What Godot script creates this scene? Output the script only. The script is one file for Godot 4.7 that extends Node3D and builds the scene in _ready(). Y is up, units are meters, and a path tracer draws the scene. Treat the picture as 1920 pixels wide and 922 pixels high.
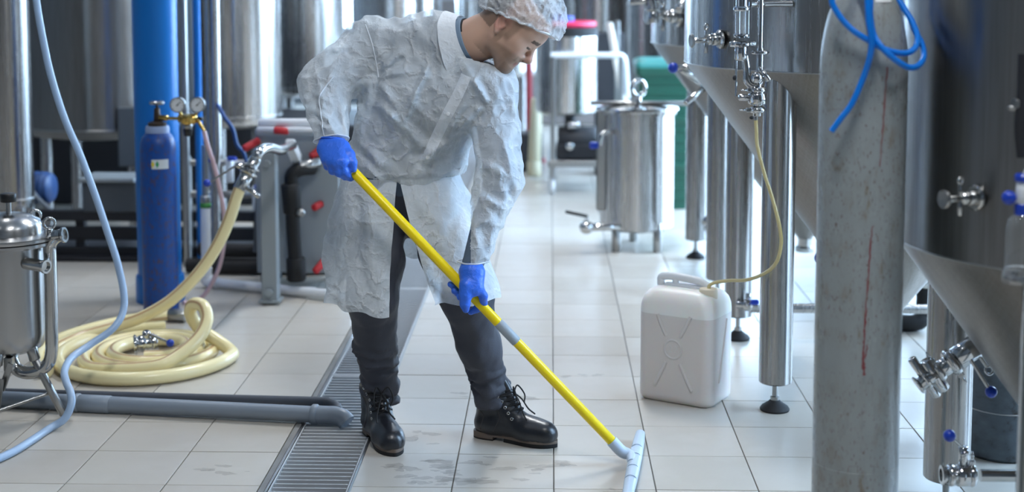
extends Node3D
# Brewery hall: a worker in a disposable coat pushes a squeegee between rows of steel tanks.
# World: metres, y up, floor at y = 0, the aisle runs along -z.

var M := {}
var used := {}
var rng := RandomNumberGenerator.new()

func V(x: float, y: float, z: float) -> Vector3:
	return Vector3(x, y, z)

# ---------------------------------------------------------------- mesh builder
class MB:
	var v := PackedVector3Array()
	var n := PackedVector3Array()
	var u := PackedVector2Array()
	var c := PackedColorArray()
	var idx := PackedInt32Array()
	var x := Transform3D()
	var col := Color.WHITE
	var tinted := false

	func vert(p: Vector3, nn: Vector3, uv := Vector2.ZERO, cc = null) -> int:
		v.append(x * p)
		n.append((x.basis * nn).normalized())
		u.append(uv)
		c.append(col if cc == null else cc)
		return v.size() - 1

	func tri(a: int, b: int, d: int) -> void:
		var g := (v[d] - v[a]).cross(v[b] - v[a])
		if g.length_squared() < 1e-20:
			return
		if g.dot(n[a] + n[b] + n[d]) < 0.0:
			idx.append_array([a, d, b])
		else:
			idx.append_array([a, b, d])

	func quad(a: int, b: int, d: int, e: int) -> void:
		tri(a, b, d)
		tri(a, d, e)

	func flat(pts: Array, nn: Vector3) -> void:
		var s := []
		for p in pts:
			s.append(vert(p, nn))
		for k in range(1, s.size() - 1):
			tri(s[0], s[k], s[k + 1])

	# box with chamfered edges, centred at p, turned by basis b
	func box(p: Vector3, size: Vector3, bev := 0.004, b := Basis()) -> void:
		var h := size * 0.5
		bev = minf(bev, minf(h.x, minf(h.y, h.z)) * 0.9)
		var id := {}
		for ax in 3:
			for s in [-1, 1]:
				for i in [-1, 1]:
					for j in [-1, 1]:
						var q := Vector3()
						var nn := Vector3()
						nn[ax] = s
						var sg := Vector3i()
						sg[ax] = s
						sg[(ax + 1) % 3] = i
						sg[(ax + 2) % 3] = j
						for k in 3:
							q[k] = sg[k] * (h[k] - (0.0 if k == ax else bev))
						id[[ax, sg]] = vert(p + b * q, b * nn, Vector2(i, j) * 0.5 + Vector2(0.5, 0.5))
		for ax in 3:
			var a1 := (ax + 1) % 3
			var a2 := (ax + 2) % 3
			for s in [-1, 1]:
				var k := []
				for ij in [[-1, -1], [1, -1], [1, 1], [-1, 1]]:
					var sg := Vector3i()
					sg[ax] = s
					sg[a1] = ij[0]
					sg[a2] = ij[1]
					k.append(id[[ax, sg]])
				quad(k[0], k[1], k[2], k[3])
			for i in [-1, 1]:
				for j in [-1, 1]:
					var lo := Vector3i()
					var hi := Vector3i()
					lo[ax] = -1
					hi[ax] = 1
					lo[a1] = i
					hi[a1] = i
					lo[a2] = j
					hi[a2] = j
					quad(id[[a1, lo]], id[[a1, hi]], id[[a2, hi]], id[[a2, lo]])
		for i in [-1, 1]:
			for j in [-1, 1]:
				for k in [-1, 1]:
					var sg := Vector3i(i, j, k)
					tri(id[[0, sg]], id[[1, sg]], id[[2, sg]])

	# surface of revolution about the local y axis at p; profile of (r, y), outside to the right of its direction
	func lathe(profile: Array, seg := 32, p := Vector3.ZERO, b := Basis(), sharp := 0.6) -> void:
		var pts := []
		for k in profile.size():
			var q: Vector2 = profile[k]
			var t0 := Vector2.ZERO
			var t1 := Vector2.ZERO
			if k > 0:
				t0 = (q - profile[k - 1]).normalized()
			if k < profile.size() - 1:
				t1 = (profile[k + 1] - q).normalized()
			var n0 := Vector2(t0.y, -t0.x)
			var n1 := Vector2(t1.y, -t1.x)
			if k == 0:
				pts.append([q, n1, false])
			elif k == profile.size() - 1:
				pts.append([q, n0, true])
			elif absf(t0.angle_to(t1)) > sharp:
				pts.append([q, n0, true])
				pts.append([q, n1, false])
			else:
				pts.append([q, (n0 + n1).normalized(), null])
		var rows := []
		for e in pts:
			var row := []
			for s in seg + 1:
				var a := TAU * s / seg
				var d := Vector3(cos(a), 0, sin(a))
				row.append(vert(p + b * (d * e[0].x + Vector3(0, e[0].y, 0)), b * (d * e[1].x + Vector3(0, e[1].y, 0)), Vector2(float(s) / seg, e[0].y)))
			rows.append(row)
		for k in rows.size() - 1:
			if pts[k][2] == true and pts[k + 1][2] == false and pts[k][0] == pts[k + 1][0]:
				continue
			for s in seg:
				quad(rows[k][s], rows[k][s + 1], rows[k + 1][s + 1], rows[k + 1][s])

	# cylinder or cone from a to e with rounded rims
	func rod(a: Vector3, e: Vector3, r: float, r2 := -1.0, seg := 16, bev := 0.0) -> void:
		if r2 < 0.0:
			r2 = r
		var l := a.distance_to(e)
		var prof := [Vector2(0, 0)]
		if bev > 0.0:
			prof.append_array([Vector2(maxf(r - bev, 0.0), 0), Vector2(r, bev), Vector2(r2, l - bev), Vector2(maxf(r2 - bev, 0.0), l), Vector2(0, l)])
		else:
			prof.append_array([Vector2(r, 0), Vector2(r2, l), Vector2(0, l)])
		lathe(prof, seg, a, MB.up_to(e - a), 0.9 if bev > 0.0 else 0.5)

	static func up_to(d: Vector3) -> Basis:
		var y := d.normalized()
		var t := Vector3(1, 0, 0) if absf(y.x) < 0.9 else Vector3(0, 0, 1)
		var z := t.cross(y).normalized()
		return Basis(y.cross(z), y, z)

	func ball(p: Vector3, r: Vector3, seg := 16, b := Basis()) -> void:
		var rows := []
		var m := maxi(6, seg / 2)
		for i in m + 1:
			var th := PI * i / m - PI / 2
			var row := []
			for s in seg + 1:
				var a := TAU * s / seg
				var d := Vector3(cos(th) * cos(a), sin(th), cos(th) * sin(a))
				row.append(vert(p + b * (d * r), b * (d / r), Vector2(float(s) / seg, float(i) / m)))
			rows.append(row)
		for i in m:
			for s in seg:
				quad(rows[i][s], rows[i][s + 1], rows[i + 1][s + 1], rows[i + 1][s])

	func torus(p: Vector3, axis: Vector3, big: float, small: float, seg := 24, ring := 10, squash := 1.0) -> void:
		var b := MB.up_to(axis)
		var rows := []
		for i in ring + 1:
			var f := TAU * i / ring
			var row := []
			for s in seg + 1:
				var a := TAU * s / seg
				var d := Vector3(cos(a), 0, sin(a))
				row.append(vert(p + b * (d * (big + small * cos(f)) + Vector3(0, small * squash * sin(f), 0)), b * (d * cos(f) + Vector3(0, sin(f), 0))))
			rows.append(row)
		for i in ring:
			for s in seg:
				quad(rows[i][s], rows[i][s + 1], rows[i + 1][s + 1], rows[i + 1][s])

	# tube swept along pts; r a number or one per point; stripe: [from, to] share of the turn tinted
	func tube(pts: PackedVector3Array, r, seg := 14, caps := true, stripe: Array = [], scol := Color.WHITE, closed := false) -> void:
		var up := Vector3(0, 1, 0)
		var rows := []
		var m := pts.size()
		var t := (pts[1] - pts[0]).normalized()
		if absf(t.dot(up)) > 0.95:
			up = Vector3(0, 0, 1)
		var side := t.cross(up).normalized()
		for k in m:
			var t2: Vector3
			if closed:
				t2 = (pts[(k + 1) % m] - pts[(k - 1 + m) % m]).normalized()
			else:
				t2 = (pts[mini(k + 1, m - 1)] - pts[maxi(k - 1, 0)]).normalized()
			var q := Quaternion(t, t2) if t.dot(t2) > -0.999 else Quaternion()
			side = (q * side)
			side = (side - t2 * side.dot(t2)).normalized()
			t = t2
			var w := side.cross(t)
			var rr: float = r[k] if r is Array or r is PackedFloat32Array else r
			var row := []
			for s in seg + 1:
				var a := TAU * s / seg
				var d := side * cos(a) + w * sin(a)
				var cc = null
				if stripe.size():
					var sh := float(s % seg) / seg
					cc = scol if sh >= stripe[0] and sh <= stripe[1] else col
				row.append(vert(pts[k] + d * rr, d, Vector2(float(s) / seg, k), cc))
			rows.append(row)
		for k in (m if closed else m - 1):
			for s in seg:
				quad(rows[k][s], rows[k][s + 1], rows[(k + 1) % m][s + 1], rows[(k + 1) % m][s])
		if caps and not closed:
			for e in [[0, -1.0], [m - 1, 1.0]]:
				var dirn: Vector3 = ((pts[1] - pts[0]) if e[0] == 0 else (pts[m - 1] - pts[m - 2])).normalized() * e[1]
				var ring := []
				for s in seg:
					var i: int = rows[e[0]][s]
					ring.append(idx_vert(v[i], dirn))
				for s in range(1, seg - 1):
					tri(ring[0], ring[s], ring[s + 1])

	func idx_vert(p: Vector3, nn: Vector3) -> int:
		v.append(p)
		n.append((x.basis * nn).normalized())
		u.append(Vector2.ZERO)
		c.append(col)
		return v.size() - 1

	# polygon in a plane (2D outline counter-clockwise seen from +z) extruded along local z from z0 to z1
	func prism(poly: PackedVector2Array, z0: float, z1: float, xf := Transform3D(), smooth_side := false) -> void:
		var tr := Geometry2D.triangulate_polygon(poly)
		var area := 0.0
		for k in poly.size():
			area += poly[k].cross(poly[(k + 1) % poly.size()])
		var sg := signf(area)
		for e in [[z0, -1.0], [z1, 1.0]]:
			var ids := []
			for q in poly:
				ids.append(vert(xf * Vector3(q.x, q.y, e[0]), xf.basis * Vector3(0, 0, e[1]), q))
			for k in range(0, tr.size(), 3):
				tri(ids[tr[k]], ids[tr[k + 1]], ids[tr[k + 2]])
		var m := poly.size()
		for k in m:
			var a := poly[k]
			var b := poly[(k + 1) % m]
			var d := (b - a).normalized()
			var na := Vector2(d.y, -d.x) * sg
			var nb := na
			if smooth_side:
				var pv := (a - poly[(k - 1 + m) % m]).normalized()
				var nx := (poly[(k + 2) % m] - b).normalized()
				na = (na + Vector2(pv.y, -pv.x) * sg).normalized()
				nb = (nb + Vector2(nx.y, -nx.x) * sg).normalized()
			var i0 := vert(xf * Vector3(a.x, a.y, z0), xf.basis * Vector3(na.x, na.y, 0))
			var i1 := vert(xf * Vector3(b.x, b.y, z0), xf.basis * Vector3(nb.x, nb.y, 0))
			var i2 := vert(xf * Vector3(b.x, b.y, z1), xf.basis * Vector3(nb.x, nb.y, 0))
			var i3 := vert(xf * Vector3(a.x, a.y, z1), xf.basis * Vector3(na.x, na.y, 0))
			quad(i0, i1, i2, i3)

	# smooth surface through a grid of points; sign turns the normals
	func sheet(rows: Array, wrap := false, sgn := 1.0) -> void:
		var m: int = rows.size()
		var w: int = rows[0].size()
		var id := []
		for i in m:
			var row := []
			for j in w:
				var du: Vector3 = rows[i][(j + 1) % w if wrap else mini(j + 1, w - 1)] - rows[i][(j - 1 + w) % w if wrap else maxi(j - 1, 0)]
				var dv: Vector3 = rows[mini(i + 1, m - 1)][j] - rows[maxi(i - 1, 0)][j]
				row.append(vert(rows[i][j], du.cross(dv).normalized() * sgn, Vector2(float(j) / w, float(i) / m)))
			id.append(row)
		for i in m - 1:
			for j in (w if wrap else w - 1):
				quad(id[i][j], id[i][(j + 1) % w], id[i + 1][(j + 1) % w], id[i + 1][j])

	# leaves out the flat lid that closes the coat at the waist (steep downward faces near its hem)
	func trim_open() -> void:
		var keep := PackedInt32Array()
		var back := x.affine_inverse()
		for k in range(0, idx.size(), 3):
			var p := back * ((v[idx[k]] + v[idx[k + 1]] + v[idx[k + 2]]) / 3.0)
			var g := (v[idx[k + 2]] - v[idx[k]]).cross(v[idx[k + 1]] - v[idx[k]]).normalized()
			if g.y < -0.8 and p.y > 0.82 and p.y < 0.95 and (p.x < -0.262 or p.z < -4.44):
				continue
			keep.append_array([idx[k], idx[k + 1], idx[k + 2]])
		idx = keep

	# leaves out the triangles that lie wholly beyond a plane
	func trim(at: Vector3, nn: Vector3, near := 1e9) -> void:
		var keep := PackedInt32Array()
		for k in range(0, idx.size(), 3):
			var out_ := true
			for j in 3:
				var p := x.affine_inverse() * v[idx[k + j]]
				if (p - at).dot(nn) < 0.0 or p.distance_to(at) > near:
					out_ = false
					break
			if not out_:
				keep.append_array([idx[k], idx[k + 1], idx[k + 2]])
		idx = keep

	func add(o: MB) -> void:
		var at := v.size()
		v.append_array(o.v)
		n.append_array(o.n)
		u.append_array(o.u)
		c.append_array(o.c)
		for i in o.idx:
			idx.append(i + at)

	func mesh() -> ArrayMesh:
		var a := []
		a.resize(Mesh.ARRAY_MAX)
		a[Mesh.ARRAY_VERTEX] = v
		a[Mesh.ARRAY_NORMAL] = n
		a[Mesh.ARRAY_TEX_UV] = u
		if tinted:
			a[Mesh.ARRAY_COLOR] = c
		a[Mesh.ARRAY_INDEX] = idx
		var am := ArrayMesh.new()
		am.add_surface_from_arrays(Mesh.PRIMITIVE_TRIANGLES, a)
		return am

# ---------------------------------------------------------------- distance fields and surface nets
class Field:
	var a: Array[Vector3] = []
	var b: Array[Vector3] = []
	var ra := PackedFloat32Array()
	var rb := PackedFloat32Array()
	var k := PackedFloat32Array()
	var sq: Array[Vector3] = []
	var cut: Array = []      # [point, outward normal] planes: what lies outside is removed
	var hollow: Array = []   # [a, b, r, k] capsules taken away
	var noise: FastNoiseLite
	var amp := 0.0
	var stretch := Vector3.ONE
	var painted := false
	var wrinkled := false

	# overridden where a surface has folds or colours of its own
	func folds(_p: Vector3, _d: float) -> float:
		return 0.0

	func paint(_p: Vector3) -> Color:
		return Color.WHITE

	# tapered capsule; s squashes space (radius divided by s along each axis)
	func cap(p: Vector3, q: Vector3, r: float, r2 := -1.0, blend := 0.02, s := Vector3.ONE) -> void:
		a.append(p)
		b.append(q)
		ra.append(r)
		rb.append(r if r2 < 0.0 else r2)
		k.append(blend)
		sq.append(s)

	func chain(pts: Array, rs: Array, blend := 0.02, s := Vector3.ONE) -> void:
		for i in pts.size() - 1:
			cap(pts[i], pts[i + 1], rs[i], rs[i + 1], blend, s)

	func at(p: Vector3) -> float:
		var d := 1e3
		for i in ra.size():
			var s := sq[i]
			var pa := (p - a[i]) / s
			var ba := (b[i] - a[i]) / s
			var l := ba.length_squared()
			var h := clampf(pa.dot(ba) / l, 0.0, 1.0) if l > 1e-12 else 0.0
			var e := (pa - ba * h).length() - lerpf(ra[i], rb[i], h)
			if s != Vector3.ONE:
				e *= minf(s.x, minf(s.y, s.z))
			var kk := k[i]
			var hh := maxf(kk - absf(d - e), 0.0)
			d = minf(d, e) - (hh * hh * 0.25 / kk if kk > 0.0 else 0.0)
		if noise and absf(d) < 0.05:
			d += amp * noise.get_noise_3dv(p * stretch)
		if wrinkled and absf(d) < 0.08:
			d += folds(p, d)
		for c in hollow:
			var pa: Vector3 = p - c[0]
			var ba: Vector3 = c[1] - c[0]
			var h := clampf(pa.dot(ba) / maxf(ba.length_squared(), 1e-9), 0.0, 1.0)
			var e: float = c[2] - (pa - ba * h).length()
			var hh := maxf(c[3] - absf(d - e), 0.0)
			d = maxf(d, e) + hh * hh * 0.25 / c[3]
		for c in cut:
			if c.size() < 3 or p.distance_squared_to(c[0]) < c[2] * c[2]:
				d = maxf(d, (p - c[0]).dot(c[1]))
		return d

	func box() -> AABB:
		var bb := AABB(a[0], Vector3.ZERO)
		for i in ra.size():
			var r: float = maxf(ra[i], rb[i]) * maxf(sq[i].x, maxf(sq[i].y, sq[i].z))
			for p in [a[i], b[i]]:
				bb = bb.merge(AABB(p - Vector3.ONE * r, Vector3.ONE * 2.0 * r))
		return bb.grow(0.02)

	# surface nets; blocks far from the surface are skipped
	func net(cell: float, out: MB) -> void:
		var bb := box()
		var B := 6
		var nb := Vector3i((bb.size / (cell * B)).ceil())
		var N := nb * B + Vector3i.ONE
		var val := PackedFloat32Array()
		val.resize(N.x * N.y * N.z)
		val.fill(1e3)
		var reach := cell * B * 0.87 + cell + 0.012
		var live := []
		for bz in nb.z:
			for by in nb.y:
				for bx in nb.x:
					var m := bb.position + (Vector3(bx, by, bz) + Vector3.ONE * 0.5) * cell * B
					if absf(at(m)) > reach:
						continue
					live.append(Vector3i(bx, by, bz) * B)
		for o in live:
			for z in range(o.z, o.z + B + 1):
				for y in range(o.y, o.y + B + 1):
					var row: int = (z * N.y + y) * N.x
					for xx in range(o.x, o.x + B + 1):
						if val[row + xx] > 999.0:
							val[row + xx] = at(bb.position + Vector3(xx, y, z) * cell)
		var where := {}
		var base := out.v.size()
		var step := [0, 1, N.x, N.x + 1, N.x * N.y, N.x * N.y + 1, N.x * N.y + N.x, N.x * N.y + N.x + 1]
		for o in live:
			for z in range(o.z, o.z + B):
				for y in range(o.y, o.y + B):
					for xx in range(o.x, o.x + B):
						var i: int = (z * N.y + y) * N.x + xx
						var mask := 0
						for c in 8:
							if val[i + step[c]] < 0.0:
								mask |= 1 << c
						if mask == 0 or mask == 255:
							continue
						var sum := Vector3.ZERO
						var cnt := 0
						for e in EDGES:
							var v0 := val[i + step[e[0]]]
							var v1 := val[i + step[e[1]]]
							if (v0 < 0.0) != (v1 < 0.0):
								sum += Vector3(e[0] & 1, (e[0] >> 1) & 1, e[0] >> 2).lerp(Vector3(e[1] & 1, (e[1] >> 1) & 1, e[1] >> 2), v0 / (v0 - v1))
								cnt += 1
						where[i] = out.v.size()
						var p := bb.position + (Vector3(xx, y, z) + sum / cnt) * cell
						out.v.append(out.x * p)
						out.n.append(Vector3.ZERO)
						out.u.append(Vector2.ZERO)
						out.c.append(paint(p) if painted else out.col)
		var strides := [1, N.x, N.x * N.y]
		for i in where:
			for ax in 3:
				var j: int = i + strides[ax]
				if (val[i] < 0.0) == (val[j] < 0.0):
					continue
				var s1: int = strides[(ax + 1) % 3]
				var s2: int = strides[(ax + 2) % 3]
				if not (where.has(i - s1) and where.has(i - s2) and where.has(i - s1 - s2)):
					continue
				var q := [where[i], where[i - s1], where[i - s1 - s2], where[i - s2]]
				if val[i] < 0.0:
					q = [q[0], q[3], q[2], q[1]]
				for t in [[0, 1, 2], [0, 2, 3]]:
					var g: Vector3 = (out.v[q[t[2]]] - out.v[q[t[0]]]).cross(out.v[q[t[1]]] - out.v[q[t[0]]])
					out.idx.append_array([q[t[0]], q[t[1]], q[t[2]]])
					for w in t:
						out.n[q[w]] += g
		for i in range(base, out.v.size()):
			out.n[i] = out.n[i].normalized() if out.n[i].length_squared() > 0.0 else Vector3.UP

	const EDGES := [[0, 1], [2, 3], [4, 5], [6, 7], [0, 2], [1, 3], [4, 6], [5, 7], [0, 4], [1, 5], [2, 6], [3, 7]]

# ---------------------------------------------------------------- naming and tree helpers
func numbered(called: String) -> String:
	used[called] = used.get(called, -1) + 1
	return called if used[called] == 0 else "%s_%03d" % [called, used[called]]

func tag(o: Node3D, label: String, category := "", group := "", kind := "") -> Node3D:
	if label:
		o.set_meta("label", label)
	if category:
		o.set_meta("category", category)
	if group:
		o.set_meta("group", group)
	if kind:
		o.set_meta("kind", kind)
	return o

func thing(called: String, label: String, category: String, at := Vector3.ZERO, group := "", yaw := 0.0) -> Node3D:
	var o := Node3D.new()
	o.name = numbered(called)
	o.position = at
	o.rotation.y = yaw
	add_child(o)
	tag(o, label, category, group)
	return o

# a builder that takes world coordinates for a part of o (o a thing, or a part of one)
func mb(o: Node3D = null) -> MB:
	var m := MB.new()
	if o:
		var t := o.transform
		if o.get_parent() != self and o.get_parent() is Node3D:
			t = o.get_parent().transform * t
		m.x = t.affine_inverse()
	return m

func part(o: Node3D, called: String, m, mat: Material, label := "") -> MeshInstance3D:
	var i := MeshInstance3D.new()
	i.name = called
	i.mesh = m.mesh() if m is MB else m
	i.material_override = null
	i.set_surface_override_material(0, mat)
	o.add_child(i, true)
	if label:
		i.set_meta("label", label)
	return i

func solo(called: String, label: String, category: String, m: MB, mat: Material, group := "", kind := "") -> MeshInstance3D:
	var i := part(self, numbered(called), m, mat)
	tag(i, label, category, group, kind)
	return i

func copy(o: Node3D, at: Vector3, label: String, called := "") -> Node3D:
	var c: Node3D = o.duplicate()
	c.name = numbered(called if called else String(o.name).rstrip("0123456789").trim_suffix("_"))
	add_child(c)
	c.position = at
	c.set_meta("label", label)
	return c

# points of a smooth curve through pts
func curve(pts: Array, each := 8, closed := false) -> PackedVector3Array:
	var out := PackedVector3Array()
	var m := pts.size()
	for i in (m if closed else m - 1):
		var p0: Vector3 = pts[(i - 1 + m) % m] if closed or i > 0 else pts[0] * 2.0 - pts[1]
		var p1: Vector3 = pts[i]
		var p2: Vector3 = pts[(i + 1) % m]
		var p3: Vector3 = pts[(i + 2) % m] if closed or i < m - 2 else pts[m - 1] * 2.0 - pts[m - 2]
		for k in each:
			out.append(p1.cubic_interpolate(p2, p0, p3, float(k) / each))
	if not closed:
		out.append(pts[m - 1])
	return out

# ---------------------------------------------------------------- materials
func noise_tex(freq: float, colors: Array, size := 512, octaves := 4, type := FastNoiseLite.TYPE_SIMPLEX_SMOOTH, sd := 1, fractal := FastNoiseLite.FRACTAL_FBM, stops: Array = [], warp := 0.0) -> NoiseTexture2D:
	var n := FastNoiseLite.new()
	n.noise_type = type
	n.seed = sd
	n.frequency = freq
	n.fractal_type = fractal
	n.fractal_octaves = octaves
	if warp > 0.0:
		n.domain_warp_enabled = true
		n.domain_warp_amplitude = warp
		n.domain_warp_frequency = freq * 1.3
	var t := NoiseTexture2D.new()
	t.width = size
	t.height = size
	t.seamless = true
	t.noise = n
	var g := Gradient.new()
	var cs := PackedColorArray()
	var of := PackedFloat32Array()
	for k in colors.size():
		cs.append(colors[k])
		of.append(stops[k] if stops.size() else float(k) / (colors.size() - 1))
	g.offsets = of
	g.colors = cs
	t.color_ramp = g
	return t

func grey(x: float) -> Color:
	return Color(x, x, x)

func mat(color: Color, rough := 0.5, metal := 0.0, spec := 0.5) -> StandardMaterial3D:
	var m := StandardMaterial3D.new()
	m.albedo_color = color
	m.roughness = rough
	m.metallic = metal
	m.metallic_specular = spec
	return m

func triplanar(m: StandardMaterial3D, scale: Vector3, world := false) -> StandardMaterial3D:
	m.uv1_triplanar = true
	m.uv1_world_triplanar = world
	m.uv1_scale = scale
	return m

func rgb8(r: int, g: int, b: int) -> Color:
	return Color8(r, g, b)

func make_materials() -> void:
	var streak := noise_tex(0.02, [grey(0.86), grey(1.0)], 512, 5, FastNoiseLite.TYPE_SIMPLEX_SMOOTH, 3)
	var rough_n := noise_tex(0.02, [grey(0.75), grey(1.0)], 512, 5, FastNoiseLite.TYPE_SIMPLEX_SMOOTH, 5)
	var fine := noise_tex(0.05, [grey(0.3), grey(0.7)], 512, 4, FastNoiseLite.TYPE_SIMPLEX_SMOOTH, 9)
	M.fine = fine
	# brushed steels: grain runs up the walls of a tank
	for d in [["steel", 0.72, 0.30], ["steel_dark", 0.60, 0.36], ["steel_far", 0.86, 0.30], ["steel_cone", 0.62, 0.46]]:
		var warm: float = 0.93 if d[0] == "steel_cone" else 0.98  # cones tinted warmer: the floor's reflection is put into their colour
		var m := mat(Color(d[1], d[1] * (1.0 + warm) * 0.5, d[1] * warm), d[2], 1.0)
		m.albedo_texture = streak
		m.roughness_texture = rough_n
		m.roughness_texture_channel = BaseMaterial3D.TEXTURE_CHANNEL_RED
		triplanar(m, Vector3(9.0, 0.25, 9.0))
		m.anisotropy_enabled = true
		m.anisotropy = -0.85
		M[d[0]] = m
	M.chrome = mat(Color(0.80, 0.80, 0.80), 0.10, 1.0)
	M.polish = mat(Color(0.74, 0.74, 0.735), 0.17, 1.0)
	M.polish.roughness_texture = rough_n
	triplanar(M.polish, Vector3(3, 3, 3))
	M.brushed = mat(Color(0.70, 0.70, 0.70), 0.27, 1.0)
	M.brushed.anisotropy_enabled = true
	M.brushed.anisotropy = -0.6
	M.galvanised = mat(rgb8(206, 208, 210), 0.42, 0.35)
	M.satin = mat(Color(0.66, 0.66, 0.655), 0.30, 1.0)
	M.brass = mat(rgb8(205, 170, 95), 0.22, 1.0)
	M.black_plastic = mat(rgb8(26, 27, 30), 0.42)
	M.black_rubber = mat(rgb8(22, 22, 24), 0.7)
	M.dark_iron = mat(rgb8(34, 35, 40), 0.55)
	M.blue_knob = mat(rgb8(22, 62, 178), 0.28)
	M.red_plastic = mat(rgb8(196, 44, 50), 0.4)
	M.green_plastic = mat(rgb8(30, 88, 72), 0.42)
	M.teal_plastic = mat(rgb8(62, 142, 138), 0.4)
	M.white_plastic = mat(rgb8(226, 229, 232), 0.38)
	M.grey_pvc = mat(rgb8(132, 142, 153), 0.38)
	M.dark_pvc = mat(rgb8(66, 70, 78), 0.5)
	M.grey_paint = mat(rgb8(146, 154, 158), 0.45)
	M.grey_paint_dark = mat(rgb8(80, 86, 92), 0.5)
	M.blue_paint = mat(rgb8(0, 112, 196), 0.38)
	M.water_blue = mat(rgb8(160, 184, 212), 0.30)
	M.yellow = mat(rgb8(255, 222, 0), 0.35)
	M.grip_grey = mat(rgb8(160, 170, 178), 0.45)
	M.squeegee = mat(rgb8(190, 206, 224), 0.38)
	M.concrete = mat(rgb8(150, 150, 148), 0.8)
	M.concrete.albedo_texture = noise_tex(0.01, [grey(0.75), grey(1.0)], 512, 5)
	triplanar(M.concrete, Vector3(0.5, 0.5, 0.5), true)
	M.wall = mat(rgb8(104, 108, 112), 0.75)
	M.ceiling = mat(rgb8(120, 122, 125), 0.8)
	M.grout = mat(rgb8(112, 108, 102), 0.7)
	# floor tiles: glazed stone ware with faint marbling, dirt and dried water marks
	var marb := noise_tex(0.006, [rgb8(230, 227, 222), rgb8(236, 234, 231), rgb8(233, 231, 227), rgb8(239, 238, 236)], 1024, 5, FastNoiseLite.TYPE_SIMPLEX_SMOOTH, 21)
	var wear := noise_tex(0.008, [grey(0.8), grey(0.92), grey(1.0)], 1024, 5, FastNoiseLite.TYPE_SIMPLEX_SMOOTH, 22)
	M.tiles = []
	for k in 4:
		var t: Color = [rgb8(209, 204, 196), rgb8(205, 200, 191), rgb8(212, 207, 199), rgb8(202, 196, 187)][k]
		var m := mat(t, 0.36)
		m.albedo_texture = marb
		m.roughness_texture = wear
		m.roughness_texture_channel = BaseMaterial3D.TEXTURE_CHANNEL_RED
		m.heightmap_enabled = false
		triplanar(m, Vector3(0.55, 0.55, 0.55), true)
		m.uv1_offset = Vector3(k * 0.31, 0, k * 0.17)
		M.tiles.append(m)

func struct(called: String, m: MB, material: Material, parent: Node3D = null) -> MeshInstance3D:
	var i := part(parent if parent else self, called if parent else numbered(called), m, material)
	if parent == null:
		i.set_meta("kind", "structure")
	return i

# a lamp or window: glowing face plus an area light just in front of it
func area_light(o: Node3D, at: Vector3, towards: Vector3, size: Vector2, color: Color, energy: float) -> void:
	var l := AreaLight3D.new()
	l.name = "area_light"
	l.area_size = size
	l.area_normalize_energy = true
	l.light_color = color
	l.light_energy = energy
	l.area_range = 40.0
	l.area_attenuation = 2.0
	l.shadow_enabled = true
	o.add_child(l, true)
	var b := Basis.looking_at(towards, Vector3(0, 1, 0) if absf(towards.y) < 0.9 else Vector3(0, 0, 1))
	l.transform = o.transform.affine_inverse() * Transform3D(b, at)

const ROOM_L := -5.2
const ROOM_R := 4.4
const ROOM_B := -17.0
const ROOM_F := 3.2
const ROOM_H := 4.6

func camera_and_light() -> void:
	# the lens sits 1.5 m up, tipped 5.15 degrees down and 1.58 degrees left of the aisle, and is shifted downwards
	var cam := Camera3D.new()
	cam.name = "camera"
	add_child(cam)
	cam.rotation_order = EULER_ORDER_YXZ
	cam.position = Vector3(0, 1.5, 0)
	cam.rotation_degrees = Vector3(-5.151, 1.578, 0)
	var f := 2640.0
	var near := 0.05
	var at := CameraAttributesPhysical.new()
	at.frustum_focal_length = 50.0
	at.frustum_focus_distance = 4.35
	at.frustum_near = near
	at.frustum_far = 80.0
	at.exposure_aperture = 1.9
	cam.attributes = at
	cam.set_frustum(2.0 * 461.0 / f * near, Vector2(0, -(461.0 - 200.0) / f * near), near, 80.0)
	cam.current = true
	var we := WorldEnvironment.new()
	we.name = "environment"
	var e := Environment.new()
	e.background_mode = Environment.BG_COLOR
	e.background_color = Color(0.55, 0.66, 0.8)
	e.tonemap_mode = Environment.TONE_MAPPER_LINEAR
	e.tonemap_exposure = 1.15
	e.sdfgi_enabled = true
	e.ssao_enabled = true
	e.ssil_enabled = true
	we.environment = e
	add_child(we)
	# ceiling lamps: three rows over the hall
	var glow := mat(Color.WHITE, 0.6)
	glow.emission_enabled = true
	glow.emission = Color(0.98, 0.99, 1.0)
	glow.emission_energy_multiplier = 3.0
	var proto: Node3D
	for rx in [-2.7, 0.1, 2.9]:
		for k in 3:
			var p := Vector3(rx, ROOM_H - 0.12, -1.7 - 5.4 * k)
			var o := thing("ceiling_lamp", "long fluorescent ceiling lamp over the %s, %s" % [["left tank row", "aisle", "right tank row"][[-2.7, 0.1, 2.9].find(rx)], ["in front of the worker", "beyond the worker", "at the far end of the hall"][k]], "lamp", p, "ceiling lamps")
			var h := mb(o)
			h.box(p + V(0, 0.085, 0), V(0.30, 0.07, 1.5), 0.01)
			part(o, "housing", h, M.white_plastic)
			var d := mb(o)
			d.box(p + V(0, 0.04, 0), V(0.26, 0.02, 1.46), 0.004)
			part(o, "diffuser", d, glow)
			area_light(o, p + V(0, 0.02, 0), V(0, -1, 0), Vector2(0.24, 1.44), Color(0.98, 0.99, 1.0), [[0.4, 8.0, 3.5], [2.2, 9.5, 4.5], [1.5, 4.0, 3.0]][k][[-2.7, 0.1, 2.9].find(rx)])

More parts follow.
